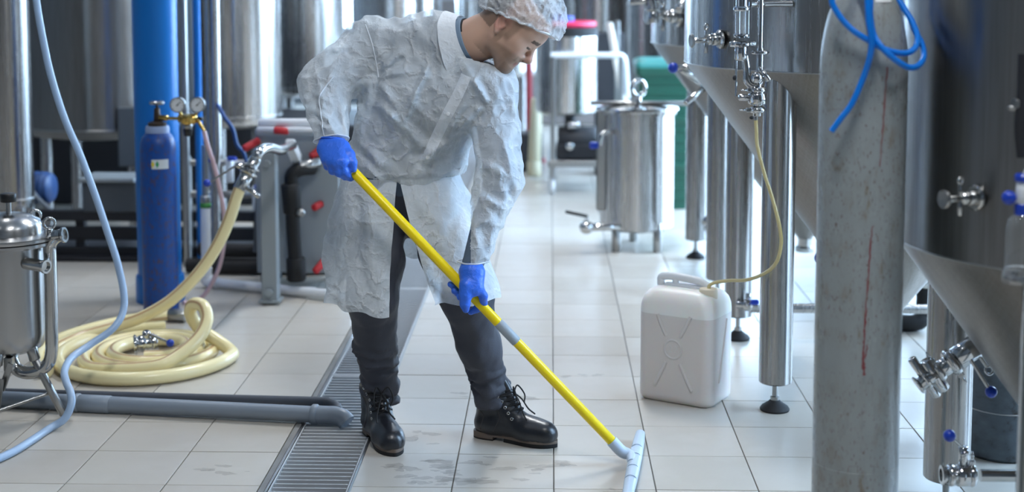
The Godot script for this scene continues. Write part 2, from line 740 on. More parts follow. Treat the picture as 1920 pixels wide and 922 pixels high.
func daylight_window(n: int, at: Vector3, facing: Vector3, w: float, h: float, energy: float) -> void:
	# frosted pane in a metal frame, in an opening of the wall
	var o := Node3D.new()
	o.name = "window_%d" % n
	o.position = at
	add_child(o)
	o.set_meta("kind", "structure")
	var side := facing.cross(Vector3.UP).normalized()
	var b := Basis(side, Vector3.UP, side.cross(Vector3.UP))
	var fr := mb(o)
	for s in [-1, 0, 1]:
		fr.box(at + side * (w * 0.5 * s), (V(0.06, h + 0.06, 0.12)), 0.008, b)
	for s in [-1, 0, 1]:
		fr.box(at + V(0, h * 0.5 * s, 0), V(w, 0.06, 0.10), 0.008, b)
	part(o, "window_frame", fr, M.white_plastic)
	var g := mat(Color.WHITE, 0.5)
	g.emission_enabled = true
	g.emission = Color(0.72, 0.86, 1.0)
	g.emission_energy_multiplier = 15.0
	for i in [-1, 1]:
		for j in [-1, 1]:
			var pn := mb(o)
			pn.box(at + side * (w * 0.25 * i) + V(0, h * 0.25 * j, 0), V(w * 0.5 - 0.06, h * 0.5 - 0.06, 0.012), 0.002, b)
			part(o, "pane", pn, g)
	area_light(o, at + facing * 0.08, facing, Vector2(w - 0.1, h - 0.1), Color(0.70, 0.85, 1.0), energy)

func make_room() -> void:
	var m: MB
	# floor slab in two halves beside the drain channel
	var fl := MB.new()
	fl.box(V((ROOM_L - 0.3 - 0.862) / 2, -0.156, -6.9), V(-0.862 - (ROOM_L - 0.3), 0.30, 21.0), 0.001)
	fl.box(V((ROOM_R + 0.3 - 0.592) / 2, -0.156, -6.9), V(ROOM_R + 0.3 + 0.592, 0.30, 21.0), 0.001)
	fl.box(V(-0.727, -0.26, -6.9), V(0.30, 0.092, 21.0), 0.001)
	var floor_o := struct("floor", fl, M.grout)
	# tiles: 300 nearest in view one by one, the rest as one piece of the floor
	var shapes := {}
	var near := []
	var far := []
	for side in 2:
		for j in range(-24, 44):
			var z := -4.054 - 0.2975 * (j + 0.5)
			if z < ROOM_B or z > ROOM_F:
				continue
			for k in range(0, 17):
				var x0: float
				var w := 0.302
				if side == 0:
					x0 = -0.592 + 0.302 * k
				elif k == 0:
					x0 = -1.147
					w = 0.285
				else:
					x0 = -1.147 - 0.302 * k
				var cx := x0 + w * 0.5
				if cx > ROOM_R or cx < ROOM_L:
					continue
				var e := [cx, z, w, (k * 7 + j * 13 + side * 5 + ((k * k + j * j * 3) % 5)) & 3]
				var mid := -0.0275 * z
				if z < -3.8 and z > -9.9 and absf(cx - mid) < 0.372 * -z + 0.15:
					near.append(e)
				else:
					far.append(e)
	near.sort_custom(func(p, q): return p[1] > q[1])
	for e in near.slice(300):
		far.append(e)
	near = near.slice(0, 300)
	rng.seed = 11
	for e in near:
		if not shapes.has(e[2]):
			var t := MB.new()
			t.box(V(0, -0.006, 0), V(e[2] - 0.0035, 0.012, 0.2942), 0.0012)
			shapes[e[2]] = t.mesh()
		var i := part(floor_o, "tile", shapes[e[2]], M.tiles[e[3]])
		i.position = V(e[0], rng.randf_range(-0.0006, 0.0004), e[1])
	for q in 4:
		var t := MB.new()
		for e in far:
			if e[3] == q:
				t.box(V(e[0], -0.006, e[1]), V(e[2] - 0.0035, 0.012, 0.2942), 0.0012)
		part(floor_o, "tile_field", t, M.tiles[q]).set_meta("kind", "stuff")
	# walls and ceiling with thickness
	m = MB.new()
	m.box(V(ROOM_L - 0.15, ROOM_H / 2, -6.9), V(0.3, ROOM_H + 0.6, 20.8), 0.001)
	struct("wall_left", m, M.wall)
	m = MB.new()
	m.box(V((ROOM_L + ROOM_R) / 2, ROOM_H / 2, ROOM_F + 0.15), V(ROOM_R - ROOM_L + 0.6, ROOM_H + 0.6, 0.3), 0.001)
	struct("wall_front", m, M.wall)
	m = MB.new()
	m.box(V((ROOM_L + ROOM_R) / 2, ROOM_H + 0.15, -6.9), V(ROOM_R - ROOM_L + 0.6, 0.3, 20.8), 0.001)
	struct("ceiling", m, M.ceiling)
	# right wall: openings for four tall windows
	var wz := [-4.4, -8.6, -11.0, -13.4, -15.7]
	m = MB.new()
	var z0 := ROOM_F + 0.3
	for z in wz:
		m.box(V(ROOM_R + 0.15, ROOM_H / 2, (z0 + z + 1.1) / 2), V(0.3, ROOM_H + 0.6, z0 - z - 1.1), 0.001)
		m.box(V(ROOM_R + 0.15, 0.15, z), V(0.3, 0.9, 2.2), 0.001)
		m.box(V(ROOM_R + 0.15, 4.5, z), V(0.3, 0.8, 2.2), 0.001)
		z0 = z - 1.1
	m.box(V(ROOM_R + 0.15, ROOM_H / 2, (z0 + ROOM_B - 0.3) / 2), V(0.3, ROOM_H + 0.6, z0 - ROOM_B + 0.3), 0.001)
	struct("wall_right", m, M.wall)
	for k in 5:
		daylight_window(k + 1, V(ROOM_R + 0.1, 2.35, wz[k]), V(-1, 0, 0), 2.2, 3.5, [5.0, 9.0, 9.0, 8.0, 8.0][k])
	# back wall: two windows
	m = MB.new()
	for s in [[ROOM_L - 0.3, -3.6], [-1.6, 0.6], [2.6, ROOM_R + 0.3]]:
		m.box(V((s[0] + s[1]) / 2, ROOM_H / 2, ROOM_B - 0.15), V(s[1] - s[0], ROOM_H + 0.6, 0.3), 0.001)
	for x in [-2.6, 1.6]:
		m.box(V(x, 0.3, ROOM_B - 0.15), V(2.0, 1.2, 0.3), 0.001)
		m.box(V(x, 4.35, ROOM_B - 0.15), V(2.0, 1.1, 0.3), 0.001)
	struct("wall_back", m, M.wall)
	daylight_window(6, V(-2.6, 2.35, ROOM_B - 0.1), V(0, 0, 1), 2.0, 2.9, 3.0)
	daylight_window(7, V(1.6, 2.35, ROOM_B - 0.1), V(0, 0, 1), 2.0, 2.9, 2.5)

func make_drain() -> void:
	var o := thing("floor_drain", "long steel grate of narrow cross bars let into the floor tiles", "drain", V(-0.713, 0, -6.0))
	var fr := mb(o)
	for x in [-0.836, -0.590]:
		fr.box(V(x, -0.011, -6.4), V(0.008, 0.026, 17.0), 0.001)
	part(o, "frame", fr, M.satin)
	var cs := mb(o)
	cs.box(V(-0.851, -0.010, -6.4), V(0.020, 0.021, 17.0), 0.002)
	part(o, "kerb_strip", cs, M.concrete, "pale cement strip along the grate")
	var ch := mb(o)
	ch.box(V(-0.832, -0.05, -6.4), V(0.006, 0.06, 17.0), 0.001)
	ch.box(V(-0.594, -0.05, -6.4), V(0.006, 0.06, 17.0), 0.001)
	ch.box(V(-0.713, -0.065, -6.4), V(0.232, 0.01, 17.0), 0.001)
	part(o, "channel", ch, M.grey_paint_dark, "dark trough under the grate")
	var bar := MB.new()
	bar.box(V(0, -0.0075, 0), V(0.222, 0.013, 0.0052), 0.0008)
	var bm := bar.mesh()
	for p in 3:
		var z0 := -3.72 - 1.515 * p
		var pa := mb(o)
		for x in [-0.828, -0.598]:
			pa.box(V(x, -0.0135, z0 - 0.755), V(0.005, 0.027, 1.505), 0.0008)
		for z in [z0 - 0.004, z0 - 1.506]:
			pa.box(V(-0.713, -0.0135, z), V(0.235, 0.027, 0.006), 0.0008)
		var pn := part(o, "grate_panel", pa, M.galvanised)
		for k in 45:
			var i := part(pn, "bar", bm, M.galvanised)
			i.position = V(-0.713, 0, z0 - 0.0335 * (k + 0.6)) - o.position
	var rest := mb(o)
	for z in range(0, 190):
		var zz := -8.32 - 0.0335 * z
		rest.box(V(-0.713, -0.0075, zz), V(0.235, 0.013, 0.0042), 0.0008)
	for z in range(0, 170):
		rest.box(V(-0.713, -0.0075, -3.69 + 0.0335 * z), V(0.235, 0.013, 0.0042), 0.0008)
	part(o, "grate_run", rest, M.galvanised).set_meta("kind", "stuff")

# ---------------------------------------------------------------- tanks
func tank_leg(o: Node3D, x: float, z: float, r: float, top: float, bottom := 0.10, far := false) -> void:
	var m := mb(o)
	m.lathe([Vector2(0, bottom), Vector2(r - 0.004, bottom), Vector2(r, bottom + 0.004), Vector2(r, top)], 28, V(x, 0, z))
	var l := part(o, "leg", m, M.steel)
	m = mb(l)
	m.lathe([Vector2(0, 0.03), Vector2(0.010, 0.03), Vector2(0.010, bottom + 0.002)], 10, V(x, 0, z))
	m.lathe([Vector2(0.0, 0.034), Vector2(0.016, 0.034), Vector2(0.016, 0.050), Vector2(0.010, 0.052)], 12, V(x, 0, z))
	part(l, "stem", m, M.satin)
	m = mb(l)
	m.lathe([Vector2(0, 0.0), Vector2(0.050, 0.0), Vector2(0.052, 0.006), Vector2(0.046, 0.015), Vector2(0.024, 0.030), Vector2(0.016, 0.038), Vector2(0, 0.038)], 24, V(x, 0, z), Basis(), 0.7)
	part(l, "foot_pad", m, M.black_rubber, "black foot pad")

func fermenter(label: String, c: Vector3, r: float, ring: float, apex: float, legs: Array, group := "", skin: Material = null) -> Node3D:
	var o := thing("conical_tank", label, "tank", c, group)
	var m := mb(o)
	m.lathe([Vector2(r, ring), Vector2(r, 2.35), Vector2(r * 0.96, 2.44), Vector2(r * 0.7, 2.58), Vector2(r * 0.3, 2.66), Vector2(0, 2.68)], 72, c)
	part(o, "shell", m, skin if skin else M.steel)
	m = mb(o)
	var slope := (ring - apex) / r
	m.lathe([Vector2(0.035, apex + 0.035 * slope), Vector2(r - 0.02, ring - 0.02 * slope), Vector2(r - 0.006, ring - 0.005 * slope + 0.002), Vector2(r, ring)], 72, c)
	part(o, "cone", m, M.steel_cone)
	m = mb(o)
	m.torus(c + V(0, ring, 0), V(0, 1, 0), r - 0.0005, 0.0028, 72, 6)
	part(o, "weld_seam", m, M.satin)
	m = mb(o)
	m.torus(c + V(0, ring + 0.62, 0), V(0, 1, 0), r - 0.0005, 0.002, 72, 6)
	part(o, "weld_seam", m, M.satin)
	for l in legs:
		var d := Vector2(l[0] - c.x, l[1] - c.z).length()
		tank_leg(o, l[0], l[1], l[2], ring - (r - minf(d + l[2] * 0.6, r)) * slope + 0.03)
	m = mb(o)
	m.lathe([Vector2(0, apex - 0.02), Vector2(0.048, apex - 0.02), Vector2(0.05, apex), Vector2(0.036, apex + 0.01), Vector2(0.036, apex + 0.06)], 20, c)
	part(o, "outlet", m, M.polish)
	return o

func flange(m: MB, at: Vector3, axis: Vector3, r: float, h: float) -> void:
	var b := MB.up_to(axis)
	m.lathe([Vector2(0, -h / 2), Vector2(r * 0.86, -h / 2), Vector2(r, -h * 0.2), Vector2(r, h * 0.2), Vector2(r * 0.86, h / 2), Vector2(0, h / 2)], 20, at, b, 0.5)

# tri-clamp: two ferrules held by a hinged band with a wing nut
func clamp_band(m: MB, at: Vector3, axis: Vector3, r: float, nut: Vector3) -> void:
	var b := MB.up_to(axis)
	m.lathe([Vector2(r * 0.8, -0.010), Vector2(r, -0.0075), Vector2(r + 0.003, 0), Vector2(r, 0.0075), Vector2(r * 0.8, 0.010)], 20, at, b, 1.2)
	m.rod(at + nut * r, at + nut * (r + 0.026), 0.004, -1, 8)
	m.box(at + nut * (r + 0.006), V(0.016, 0.016, 0.014), 0.003, b)
	m.torus(at + nut * (r + 0.026), axis, 0.007, 0.0028, 10, 6)

func sample_valve(o: Node3D, at: Vector3, out: Vector3, knob: Material, s := 1.0) -> void:
	# boss on the shell, spindle with a round hand wheel, bleed cock on top, spout below
	var m := mb(o)
	flange(m, at + out * 0.006 * s, out, 0.030 * s, 0.014 * s)
	m.rod(at, at + out * 0.03 * s, 0.019 * s, -1, 16, 0.002)
	m.ball(at + out * 0.036 * s, Vector3.ONE * 0.017 * s)
	m.rod(at + out * 0.036 * s, at + out * 0.095 * s, 0.0085 * s, -1, 14, 0.001)
	m.rod(at + out * 0.05 * s, at + out * 0.05 * s + V(0, -0.04 * s, 0), 0.006 * s, -1, 10, 0.001)
	m.rod(at + out * 0.05 * s, at + out * 0.05 * s + V(0, 0.035 * s, 0), 0.005 * s, -1, 10, 0.001)
	m.torus(at + out * 0.05 * s + V(0, 0.04 * s, 0), V(0.6, 0, 0.8), 0.008 * s, 0.003 * s, 12, 8)
	var p := part(o, "sample_valve", m, M.polish)
	var k := mb(p)
	k.lathe([Vector2(0, 0), Vector2(0.019, 0), Vector2(0.0215, 0.002), Vector2(0.0215, 0.006), Vector2(0.018, 0.009), Vector2(0, 0.008)], 24, at + out * 0.092 * s, MB.up_to(out) * Basis.from_scale(Vector3.ONE * s), 0.6)
	part(p, "hand_wheel", k, knob)

func make_fermenters() -> void:
	# the nearest tank, at the right edge
	var c := V(1.375, 0, -3.512)
	var o := fermenter("dark steel tank behind the tall grey gas cylinder and the hanging clear bottle", c, 0.50, 0.85, 0.17, [[1.12, -3.90, 0.064], [1.69, -3.90, 0.064], [1.12, -3.124, 0.064], [1.69, -3.124, 0.064]], "", M.steel_dark)
	var d := V(-0.72, 0, 0.69).normalized()
	d = V(0.955 - c.x, 0, -3.30 - c.z).normalized()
	d = V(-0.80, 0, 0.60).normalized()
	sample_valve(o, c + d * 0.50 + V(0, 1.005, 0), V(-0.90, 0.02, 0.43).normalized(), M.satin, 1.0)
	# valve welded to the cone, pointing down and left
	var a := V(1.152, 0.568, -3.66)
	var e := V(-0.80, -0.56, 0.05).normalized()
	var u := V(0, 0, 1)
	var w := e.cross(u).normalized()
	var m := mb(o)
	m.rod(a - e * 0.05, a + e * 0.02, 0.030, -1, 20)
	flange(m, a + e * 0.012, e, 0.040, 0.012)
	m.rod(a + e * 0.02, a + e * 0.105, 0.031, -1, 20, 0.002)
	m.rod(a + e * 0.105, a + e * 0.16, 0.024, -1, 20, 0.002)
	flange(m, a + e * 0.125, e, 0.034, 0.014)
	m.rod(a + e * 0.16, a + e * 0.225, 0.019, -1, 18, 0.002)
	flange(m, a + e * 0.20, e, 0.027, 0.012)
	flange(m, a + e * 0.225, e, 0.025, 0.008)
	m.rod(a + e * 0.175 - w * 0.05, a + e * 0.175 + w * 0.045, 0.017, -1, 16, 0.003)
	m.rod(a + e * 0.20 - w * 0.055, a + e * 0.20 + w * 0.07, 0.012, -1, 14, 0.003)
	clamp_band(m, a + e * 0.03, e, 0.041, w)
	clamp_band(m, a + e * 0.118, e, 0.035, -w)
	clamp_band(m, a + e * 0.16, e, 0.026, w)
	m.torus(a + e * 0.05 - w * 0.075, V(0.2, 0.3, 1), 0.011, 0.0035, 14, 8)
	m.rod(a + e * 0.05 - w * 0.03, a + e * 0.05 - w * 0.064, 0.005, -1, 8)
	var vl := part(o, "cone_valve", m, M.chrome)
	m = mb(vl)
	var h0 := a + e * 0.075 + w * 0.02 + u * 0.02
	var h1 := V(1.149, 0.431, -3.62)
	m.rod(h0, h1, 0.0048, -1, 10)
	part(vl, "lever", m, M.polish)
	m = mb(vl)
	m.ball(h1, Vector3.ONE * 0.0155, 20)
	part(vl, "knob", m, M.blue_knob, "blue ball knob")
	# outlet pipe with a butterfly valve near the floor
	m = mb(o)
	m.tube(curve([c + V(0, 0.19, 0), c + V(0, 0.165, 0), c + V(-0.02, 0.247, 0.01), V(1.30, 0.250, -3.50), V(1.09, 0.250, -3.50)], 6), 0.0155, 16)
	part(o, "outlet_pipe", m, M.polish)
	m = mb(o)
	var ax := V(-1, 0, 0)
	clamp_band(m, V(1.068, 0.25, -3.50), ax, 0.027, V(0, 1, 0))
	m.rod(V(1.062, 0.25, -3.50), V(1.030, 0.25, -3.50), 0.0285, -1, 24, 0.003)
	m.rod(V(1.03, 0.25, -3.50), V(1.012, 0.25, -3.50), 0.021, -1, 20, 0.001)
	clamp_band(m, V(1.016, 0.25, -3.50), ax, 0.026, V(0, 0.3, 1).normalized())
	m.lathe([Vector2(0.0, 0.0), Vector2(0.018, 0.0), Vector2(0.0185, 0.012), Vector2(0.025, 0.014), Vector2(0.025, 0.018), Vector2(0.0165, 0.0185), Vector2(0.0165, 0.004), Vector2(0, 0.004)], 20, V(1.010, 0.25, -3.50), MB.up_to(ax))
	m.rod(V(1.046, 0.275, -3.50), V(1.046, 0.325, -3.50), 0.012, -1, 16, 0.002)
	m.rod(V(1.036, 0.305, -3.49), V(1.056, 0.315, -3.49), 0.007, -1, 10, 0.002)
	var bv := part(o, "butterfly_valve", m, M.chrome)
	m = mb(bv)
	m.rod(V(1.043, 0.322, -3.495), V(1.004, 0.360, -3.47), 0.0038, -1, 10)
	part(bv, "lever", m, M.polish)
	m = mb(bv)
	m.ball(V(1.001, 0.363, -3.468), Vector3.ONE * 0.0155, 20)
	part(bv, "knob", m, M.blue_knob, "blue ball knob")
	# bracket with a drooping dark hose end, at the frame's edge
	m = mb(o)
	m.rod(V(0.998, 1.221, -3.09), V(1.16, 1.223, -3.08), 0.0065, -1, 12, 0.002)
	m.box(V(1.022, 1.232, -3.085), V(0.03, 0.02, 0.03), 0.004)
	m.rod(V(1.14, 1.223, -3.08), V(1.20, 1.223, -3.13), 0.01, -1, 12)
	part(o, "bracket", m, M.satin)
	m = mb(o)
	m.tube(curve([V(1.024, 1.34, -3.08), V(1.024, 1.25, -3.08), V(1.022, 1.18, -3.08), V(1.030, 1.13, -3.08)], 6), [0.012], 14) if false else m.tube(curve([V(1.026, 1.34, -3.08), V(1.026, 1.25, -3.08), V(1.023, 1.18, -3.08), V(1.030, 1.115, -3.08)], 6), 0.013, 14)
	part(o, "drain_hose", m, M.dark_iron)

	# middle and far tanks of the row
	c = V(1.28, 0, -5.33)
	o = fermenter("conical steel tank with the sight glass, on stout legs behind the white jerrycan", c, 0.773, 1.19, 0.16, [[0.787, -4.84, 0.0575], [0.787, -5.82, 0.0575], [1.77, -4.84, 0.0575], [1.77, -5.82, 0.0575]], "")
	d = V(-0.88, 0, 0.475).normalized()
	var sp := c + d * 0.773 + V(0, 1.293, 0)
	sample_valve(o, sp, V(-0.97, -0.05, 0.24).normalized(), M.satin, 1.15)
	# handle rail at the foot of the tank: cross brace between the legs
	m = mb(o)
	m.rod(V(0.787, 0.132, -5.82), V(1.77, 0.132, -5.82), 0.020, -1, 16)
	part(o, "brace", m, M.steel)
	# small valve with a blue lever on the rear leg
	m = mb(o)
	m.rod(V(0.77, 0.165, -5.75), V(0.86, 0.165, -5.72), 0.016, -1, 14, 0.002)
	m.ball(V(0.815, 0.165, -5.735), Vector3.ONE * 0.026)
	m.rod(V(0.815, 0.165, -5.735), V(0.818, 0.215, -5.735), 0.011, -1, 12, 0.002)
	var lv := part(o, "drain_valve", m, M.polish)
	m = mb(lv)
	m.box(V(0.838, 0.185, -5.70), V(0.035, 0.022, 0.02), 0.006)
	part(lv, "lever", m, M.blue_knob, "blue lever")
	# small outlet with blue knob seen under the cone
	m = mb(o)
	m.rod(V(1.20, 0.50, -5.62), V(1.08, 0.40, -5.58), 0.017, -1, 14, 0.002)
	var uv := part(o, "racking_valve", m, M.polish)
	m = mb(uv)
	m.ball(V(1.075, 0.395, -5.575), Vector3.ONE * 0.022)
	part(uv, "knob", m, M.blue_knob, "blue ball knob")
	make_sight_assembly(o)

	c = V(1.28, 0, -7.03)
	o = fermenter("farthest conical steel tank of the row, its cone above the green bins", c, 0.78, 1.19, 0.16, [[0.787, -6.54, 0.0575], [0.787, -7.55, 0.0575], [1.77, -6.54, 0.0575], [1.77, -7.55, 0.0575]], "")
	d = V(-0.86, 0, 0.5).normalized()
	sample_valve(o, c + d * 0.78 + V(0, 1.33, 0), V(-0.95, 0, 0.3).normalized(), M.satin, 1.7)
	# cluster of bright pipe work near the top, and a racking arm with a blue end
	m = mb(o)
	var q := c + d * 0.78
	m.tube(curve([q + V(0.02, 1.50, 0), q + V(-0.10, 1.50, 0.06), q + V(-0.14, 1.44, 0.08), q + V(-0.13, 1.37, 0.08)], 6), 0.026, 14)
	flange(m, q + V(-0.13, 1.365, 0.08), V(0, 1, 0), 0.04, 0.014)
	m.rod(q + V(-0.13, 1.30, 0.08), q + V(-0.13, 1.36, 0.08), 0.024, -1, 14, 0.003)
	m.rod(q + V(-0.24, 1.40, 0.08), q + V(-0.10, 1.405, 0.08), 0.017, -1, 14, 0.003)
	m.rod(q + V(0.05, 1.44, 0.02), q + V(-0.02, 1.36, 0.12), 0.02, -1, 14, 0.003)
	part(o, "pipe_cluster", m, M.polish)
	m = mb(o)
	m.rod(V(0.70, 1.025, -6.35), V(0.575, 1.112, -6.22), 0.018, -1, 14, 0.003)
	m.rod(V(0.70, 1.02, -6.36), V(0.60, 0.95, -6.28), 0.014, -1, 14, 0.003)
	m.rod(V(0.66, 1.12, -6.22), V(0.555, 1.113, -6.22), 0.013, -1, 14, 0.003)
	var ra := part(o, "racking_arm", m, M.polish)
	m = mb(ra)
	m.ball(V(0.540, 1.113, -6.22), Vector3.ONE * 0.024)
	part(ra, "knob", m, M.blue_knob, "blue ball knob")
	# valve on a leg
	m = mb(o)
	m.rod(V(0.82, 0.24, -7.42), V(0.86, 0.20, -7.40), 0.03, -1, 14, 0.003)
	m.ball(V(0.85, 0.19, -7.40), Vector3.ONE * 0.035)
	part(o, "drain_valve", m, M.polish)

# vertical sight glass with overflow tube, clamps and taps, ending in the thin yellow hose
func make_sight_assembly(o: Node3D) -> void:
	var z := -4.66
	var m := mb(o)
	var clear := mat(Color(0.93, 0.96, 0.97, 0.16), 0.06)
	clear.transparency = BaseMaterial3D.TRANSPARENCY_ALPHA
	M.glass = clear
	# long tubes coming from above
	m.rod(V(0.628, 1.40, z), V(0.628, 2.1, z), 0.020, -1, 18)
	m.rod(V(0.690, 1.275, z), V(0.690, 2.1, z), 0.009, -1, 14)
	m.rod(V(0.612, 1.117, z + 0.004), V(0.612, 1.255, z + 0.004), 0.0035, -1, 8)
	# caged glass: rings and four rods
	flange(m, V(0.628, 1.405, z), V(0, 1, 0), 0.028, 0.016)
	flange(m, V(0.628, 1.318, z), V(0, 1, 0), 0.027, 0.012)
	for a in 4:
		var d := V(cos(a * PI / 2 + 0.5), 0, sin(a * PI / 2 + 0.5)) * 0.023
		m.rod(V(0.628, 1.31, z) + d, V(0.628, 1.41, z) + d, 0.003, -1, 8)
	# cross flange
	m.rod(V(0.590, 1.289, z), V(0.676, 1.289, z), 0.0095, -1, 14, 0.003)
	flange(m, V(0.628, 1.289, z), V(0, 1, 0), 0.033, 0.014)
	m.rod(V(0.628, 1.29, z), V(0.628, 1.235, z), 0.0215, -1, 18, 0.003)
	m.tube(curve([V(0.640, 1.25, z), V(0.648, 1.20, z), V(0.650, 1.165, z), V(0.672, 1.150, z), V(0.690, 1.165, z), V(0.692, 1.20, z)], 6), 0.013, 14)
	flange(m, V(0.690, 1.262, z), V(0, 1, 0), 0.030, 0.012)
	m.rod(V(0.690, 1.20, z), V(0.690, 1.275, z), 0.012, -1, 14)
	# tap with a lever handle
	m.ball(V(0.678, 1.178, z + 0.02), Vector3.ONE * 0.021)
	m.rod(V(0.690, 1.215, z + 0.02), V(0.690, 1.19, z + 0.02), 0.008, -1, 12, 0.002)
	m.rod(V(0.693, 1.205, z + 0.025), V(0.716, 1.170, z + 0.035), 0.007, 0.0095, 12, 0.002)
	# clamps below
	m.rod(V(0.684, 1.19, z), V(0.684, 1.05, z), 0.014, -1, 16, 0.002)
	clamp_band(m, V(0.684, 1.138, z), V(0, 1, 0), 0.026, V(-0.9, 0, 0.4).normalized())
	m.rod(V(0.684, 1.128, z), V(0.684, 1.090, z), 0.031, -1, 22, 0.004)
	m.rod(V(0.684, 1.110, z), V(0.620, 1.114, z + 0.01), 0.0105, -1, 14, 0.003)
	clamp_band(m, V(0.684, 1.072, z), V(0, 1, 0), 0.025, V(-0.95, 0, 0.2).normalized())
	m.rod(V(0.683, 1.065, z), V(0.679, 1.035, z), 0.007, 0.0055, 12)
	# upper tie to the shell
	m.rod(V(0.655, 1.42, z), V(0.80, 1.42, z - 0.06), 0.010, -1, 14)
	m.ball(V(0.690, 1.42, z - 0.01), Vector3.ONE * 0.016)
	var p := part(o, "sight_glass", m, M.chrome)
	m = mb(p)
	m.rod(V(0.628, 1.318, z), V(0.628, 1.40, z), 0.018, -1, 20)
	part(p, "glass", m, clear, "clear glass tube")
	m = mb(p)
	m.ball(V(0.606, 1.178, z + 0.01), V(0.007, 0.009, 0.007), 10)
	part(p, "tap_grip", m, M.black_plastic)
	m = mb(p)
	m.ball(V(0.664, 1.046, z + 0.01), V(0.008, 0.006, 0.006), 10)
	part(p, "tap_grip", m, M.black_plastic)

# upright cylinder tank on legs, plain flat bottom, for the far side of the hall
func plain_tank(called: String, label: String, c: Vector3, r: float, bottom: float, top: float, mat_: Material, nlegs := 4, group := "") -> Node3D:
	var o := thing(called, label, "tank", c, group)
	var m := mb(o)
	m.lathe([Vector2(0, bottom - 0.05), Vector2(r * 0.5, bottom - 0.04), Vector2(r * 0.92, bottom - 0.01), Vector2(r, bottom + 0.03), Vector2(r, top), Vector2(r * 0.9, top + 0.06), Vector2(0, top + 0.12)], 64, c)
	part(o, "shell", m, mat_)
	m = mb(o)
	m.torus(c + V(0, bottom + 0.04, 0), V(0, 1, 0), r, 0.006, 64, 6)
	part(o, "rim", m, M.satin)
	for k in nlegs:
		var a := TAU * (k + 0.5) / nlegs
		m = mb(o)
		m.rod(c + V(cos(a) * r * 0.78, 0.0, sin(a) * r * 0.78), c + V(cos(a) * r * 0.78, bottom, sin(a) * r * 0.78), 0.035, -1, 16)
		part(o, "leg", m, M.steel)
	return o

func make_back_tanks() -> void:
	plain_tank("storage_tank", "wide dark steel tank behind the pale blue hose, left of the blue pipe", V(-2.72, 0, -8.45), 0.47, 0.59, 3.0, M.steel_dark)
	plain_tank("storage_tank", "steel tank right of the blue pipe, behind the pressure gauges", V(-1.96, 0, -8.75), 0.27, 0.62, 3.0, M.steel_far)
	plain_tank("storage_tank", "bright steel tank behind the shoulder of the worker's bent arm", V(-1.92, 0, -11.0), 0.30, 0.63, 3.0, M.steel_far)
	plain_tank("storage_tank", "far steel tank showing above the worker's bent back", V(-1.45, 0, -13.2), 0.42, 0.6, 3.2, M.steel_far)
	plain_tank("storage_tank", "far steel tank behind the worker's collar", V(-0.50, 0, -13.6), 0.42, 0.6, 3.2, M.steel_far)
	plain_tank("storage_tank", "tall steel tank behind the wheeled kettle", V(0.42, 0, -12.4), 0.46, 0.5, 3.2, M.steel)
	plain_tank("storage_tank", "tall steel tank behind the green bins", V(1.02, 0, -11.6), 0.42, 0.5, 3.2, M.steel)
	plain_tank("storage_tank", "tall steel column tank at the left edge, behind the filter housing", V(-2.735, 0, -7.0), 0.115, 0.36, 3.0, M.steel)

